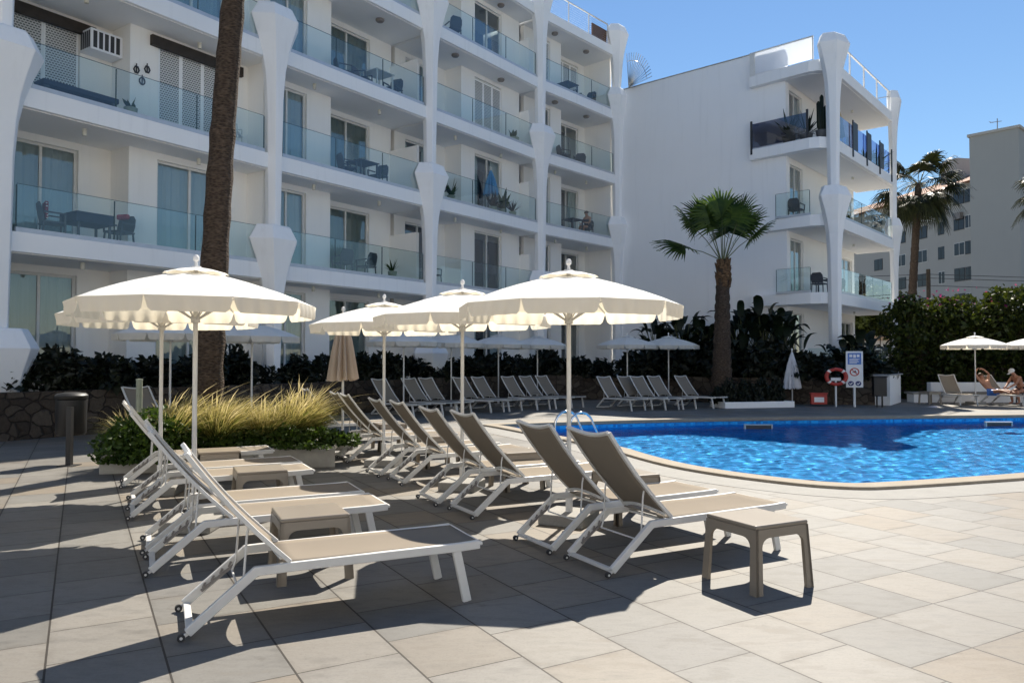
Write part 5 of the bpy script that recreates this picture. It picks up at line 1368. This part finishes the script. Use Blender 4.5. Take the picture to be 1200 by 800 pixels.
# ------------------------------------------------------------------ people
def figure(name, loc, rz, label, J, clothes, hair='hair', cap=False):
    """one continuous skinned body grown along a skeleton J: name -> (xyz, radius); clothes: list of (name, material, chain, extra radius)"""
    e = empty(name, loc, label, 'person', rz)
    B = [('pelvis','waist'),('waist','chest'),('chest','neck'),('neck','head'),('head','crown'),('head','nose')]
    for s_ in 'lr':
        B += [('pelvis','hip_'+s_),('hip_'+s_,'knee_'+s_),('knee_'+s_,'ankle_'+s_),('ankle_'+s_,'toe_'+s_),('chest','shoulder_'+s_),('shoulder_'+s_,'elbow_'+s_),('elbow_'+s_,'wrist_'+s_),('wrist_'+s_,'palm_'+s_)]
        w = Vector(J['wrist_'+s_][0]); pl_ = Vector(J['palm_'+s_][0]); d = (pl_-w).normalized(); sd_ = d.orthogonal().normalized()
        for q, ln in enumerate((.055,.075,.08,.07,.055)):
            a = pl_ + sd_*(.016*(q-2)) ; J['f%d_%s' % (q,s_)] = (tuple(a + d*ln*.55 + sd_*(.006*(q-2))), .009); J['g%d_%s' % (q,s_)] = (tuple(a + d*ln + sd_*(.008*(q-2)) - Vector((0,0,.008))), .007)
            B += [('palm_'+s_,'f%d_%s' % (q,s_)),('f%d_%s' % (q,s_),'g%d_%s' % (q,s_))]
    def grow(nm, bones, extra, mat, parent):
        names = []
        for a, b_ in bones:
            for x in (a, b_):
                if x not in names: names.append(x)
        me = bpy.data.meshes.new(nm); me.from_pydata([J[x][0] for x in names], [(names.index(a), names.index(b_)) for a, b_ in bones], [])
        o = bpy.data.objects.new(nm, me); COL.objects.link(o); me.materials.append(mat); o.parent = parent
        sk = o.modifiers.new('skin','SKIN'); sk.use_smooth_shade = True
        for i_, x in enumerate(names):
            r_ = J[x][1] + extra; rx = J[x][2] if len(J[x]) > 2 else 1.0
            me.skin_vertices[0].data[i_].radius = (r_*rx, r_)
        me.skin_vertices[0].data[0].use_root = True
        su = o.modifiers.new('sub','SUBSURF'); su.levels = 1; su.render_levels = 2
        return o
    body = grow('body', B, 0, M['skin'], e)
    for nm, mat, bones, ex in clothes: grow(nm, bones, ex, M[mat], e)
    hd_ = Vector(J['head'][0]); cr_ = Vector(J['crown'][0]); up_ = (cr_-hd_).normalized()
    m = MB(); Mq = Matrix.Translation(hd_ + up_*.045) @ up_.to_track_quat('Z','Y').to_matrix().to_4x4(); m.M = Mq
    m.lathe([(.108,-.02),(.112,.02),(.10,.065),(.06,.098),(0,.112)], 18)
    if cap: m.box(-.06,.06,-.2,-.09,-.005,.008)
    m.build('cap' if cap else 'hair', M['cap' if cap else hair], e, smooth=True)
    return e
def legs(s_): return [('pelvis','hip_'+s_),('hip_'+s_,'thigh_'+s_)]
# sunbather lying on the lounger, arms raised behind the head (x towards the feet)
J = {'pelvis':((.60,0,.50),.115,1.25),'waist':((.47,0,.60),.105,1.2),'chest':((.28,0,.80),.125,1.3),'neck':((.15,0,.97),.052),'head':((.10,0,1.06),.085),'crown':((.06,0,1.14),.075),'nose':((.19,0,1.10),.016)}
for s_, y in (('l',.11),('r',-.11)):
    J.update({'hip_'+s_:((.66,y,.49),.09),'thigh_'+s_:((.84,y*1.2,.50),.085),'knee_'+s_:((1.06,y*1.3,.56),.058),'ankle_'+s_:((1.46,y*1.2,.48),.04),'toe_'+s_:((1.52,y*1.3,.60),.03),'shoulder_'+s_:((.24,y*1.6,.88),.06),'elbow_'+s_:((.14,y*3.1,1.17),.042),'wrist_'+s_:((.06,y*1.6,1.34),.030),'palm_'+s_:((.03,y*.9,1.36),.030)})
    J['knee_'+s_] = (J['knee_'+s_][0], .058)
figure('person', (18.15+.03,29.6,0), R(-74), 'sunbather in blue trunks lying back on a lounger with both arms raised', dict(J), [('swim_trunks','signblue',[('pelvis','hip_l'),('hip_l','thigh_l'),('pelvis','hip_r'),('hip_r','thigh_r')],.014)])
# person bending forward at the right edge, wearing a white cap
J = {'pelvis':((0,0,.62),.125,1.2),'waist':((-.10,0,.74),.115,1.2),'chest':((-.27,0,.98),.135,1.25),'neck':((-.38,0,1.16),.055),'head':((-.44,0,1.24),.088),'crown':((-.50,0,1.32),.078),'nose':((-.55,0,1.21),.016)}
for s_, y in (('l',.11),('r',-.11)):
    J.update({'hip_'+s_:((.02,y,.58),.10),'thigh_'+s_:((-.16,y*1.3,.52),.09),'knee_'+s_:((-.38,y*1.5,.47),.062),'ankle_'+s_:((-.30,y*1.5,.08),.042),'toe_'+s_:((-.46,y*1.6,.03),.03),'shoulder_'+s_:((-.30,y*1.7,1.05),.062),'elbow_'+s_:((-.46,y*1.9,.80),.045),'wrist_'+s_:((-.64,y*1.0,.68),.032),'palm_'+s_:((-.71,y*.8,.64),.030)})
figure('person', (19.75,29.4,0), R(8), 'tanned person in a white cap and dark shorts sitting bent forward at the right edge', dict(J), [('shorts','shorts',[('pelvis','hip_l'),('hip_l','thigh_l'),('pelvis','hip_r'),('hip_r','thigh_r')],.018)], cap=True)
e = empty('stool', (19.8,29.4,0), 'low dark stool under the person bending forward at the right edge', 'stool'); m = MB(); m.box(-.22,.22,-.22,.22,.40,.45); m.build('seat', M['chair'], e, bevel=.015)
for x in (-.18,.18):
    for y in (-.18,.18): m = MB(); m.box(x-.02,x+.02,y-.02,y+.02,0,.399); m.build('leg', M['chair'], e)
# person sitting on a second floor balcony
J = {'pelvis':((0,0,.53),.12,1.2),'waist':((.02,0,.68),.11,1.2),'chest':((.03,0,.92),.13,1.3),'neck':((.0,0,1.10),.052),'head':((-.03,0,1.20),.088),'crown':((-.04,0,1.29),.078),'nose':((-.14,0,1.19),.016)}
for s_, y in (('l',.10),('r',-.10)):
    J.update({'hip_'+s_:((-.02,y,.52),.095),'thigh_'+s_:((-.20,y*1.2,.53),.085),'knee_'+s_:((-.44,y*1.2,.52),.06),'ankle_'+s_:((-.44,y*1.2,.08),.042),'toe_'+s_:((-.58,y*1.3,.03),.03),'shoulder_'+s_:((.02,y*1.8,.99),.06),'elbow_'+s_:((-.06,y*2.3,.74),.044),'wrist_'+s_:((-.28,y*1.8,.70),.03),'palm_'+s_:((-.36,y*1.6,.70),.03)})
p = bpos(3,4.6,.8,2); figure('person', (p.x,p.y,p.z), bang(3)+R(0), 'person in dark clothes sitting at a table on a second floor balcony', dict(J), [('shirt','shorts',[('pelvis','waist'),('waist','chest'),('chest','shoulder_l'),('chest','shoulder_r')],.014),('trousers','shorts',[('pelvis','hip_l'),('hip_l','thigh_l'),('pelvis','hip_r'),('hip_r','thigh_r')],.014)])

# ------------------------------------------------------------------ unseen wing added behind the camera to bounce sunlight onto the shaded facade
oh = empty('unseen_bounce_wing', (0, -32, 0), 'unseen white six storey block added to bounce sunlight onto the shaded balconies', 'building')
m = MB(); m.box(-60, 60, -12, 0, 0, 20.5); m.build('wall', M['paint'], oh)
for k in range(6):
    m = MB(); m.box(-60, 60, .003, .5, 1.2+k*3.3, 1.6+k*3.3); m.build('balcony_slab', M['paint'], oh)
for k in range(5):
    for j in range(14):
        m = MB(); x = -56+j*8.2; m.box(x, x+2.2, .003, .03, 1.7+k*3.3, 3.7+k*3.3); m.build('window', M['dark_pane'], oh)
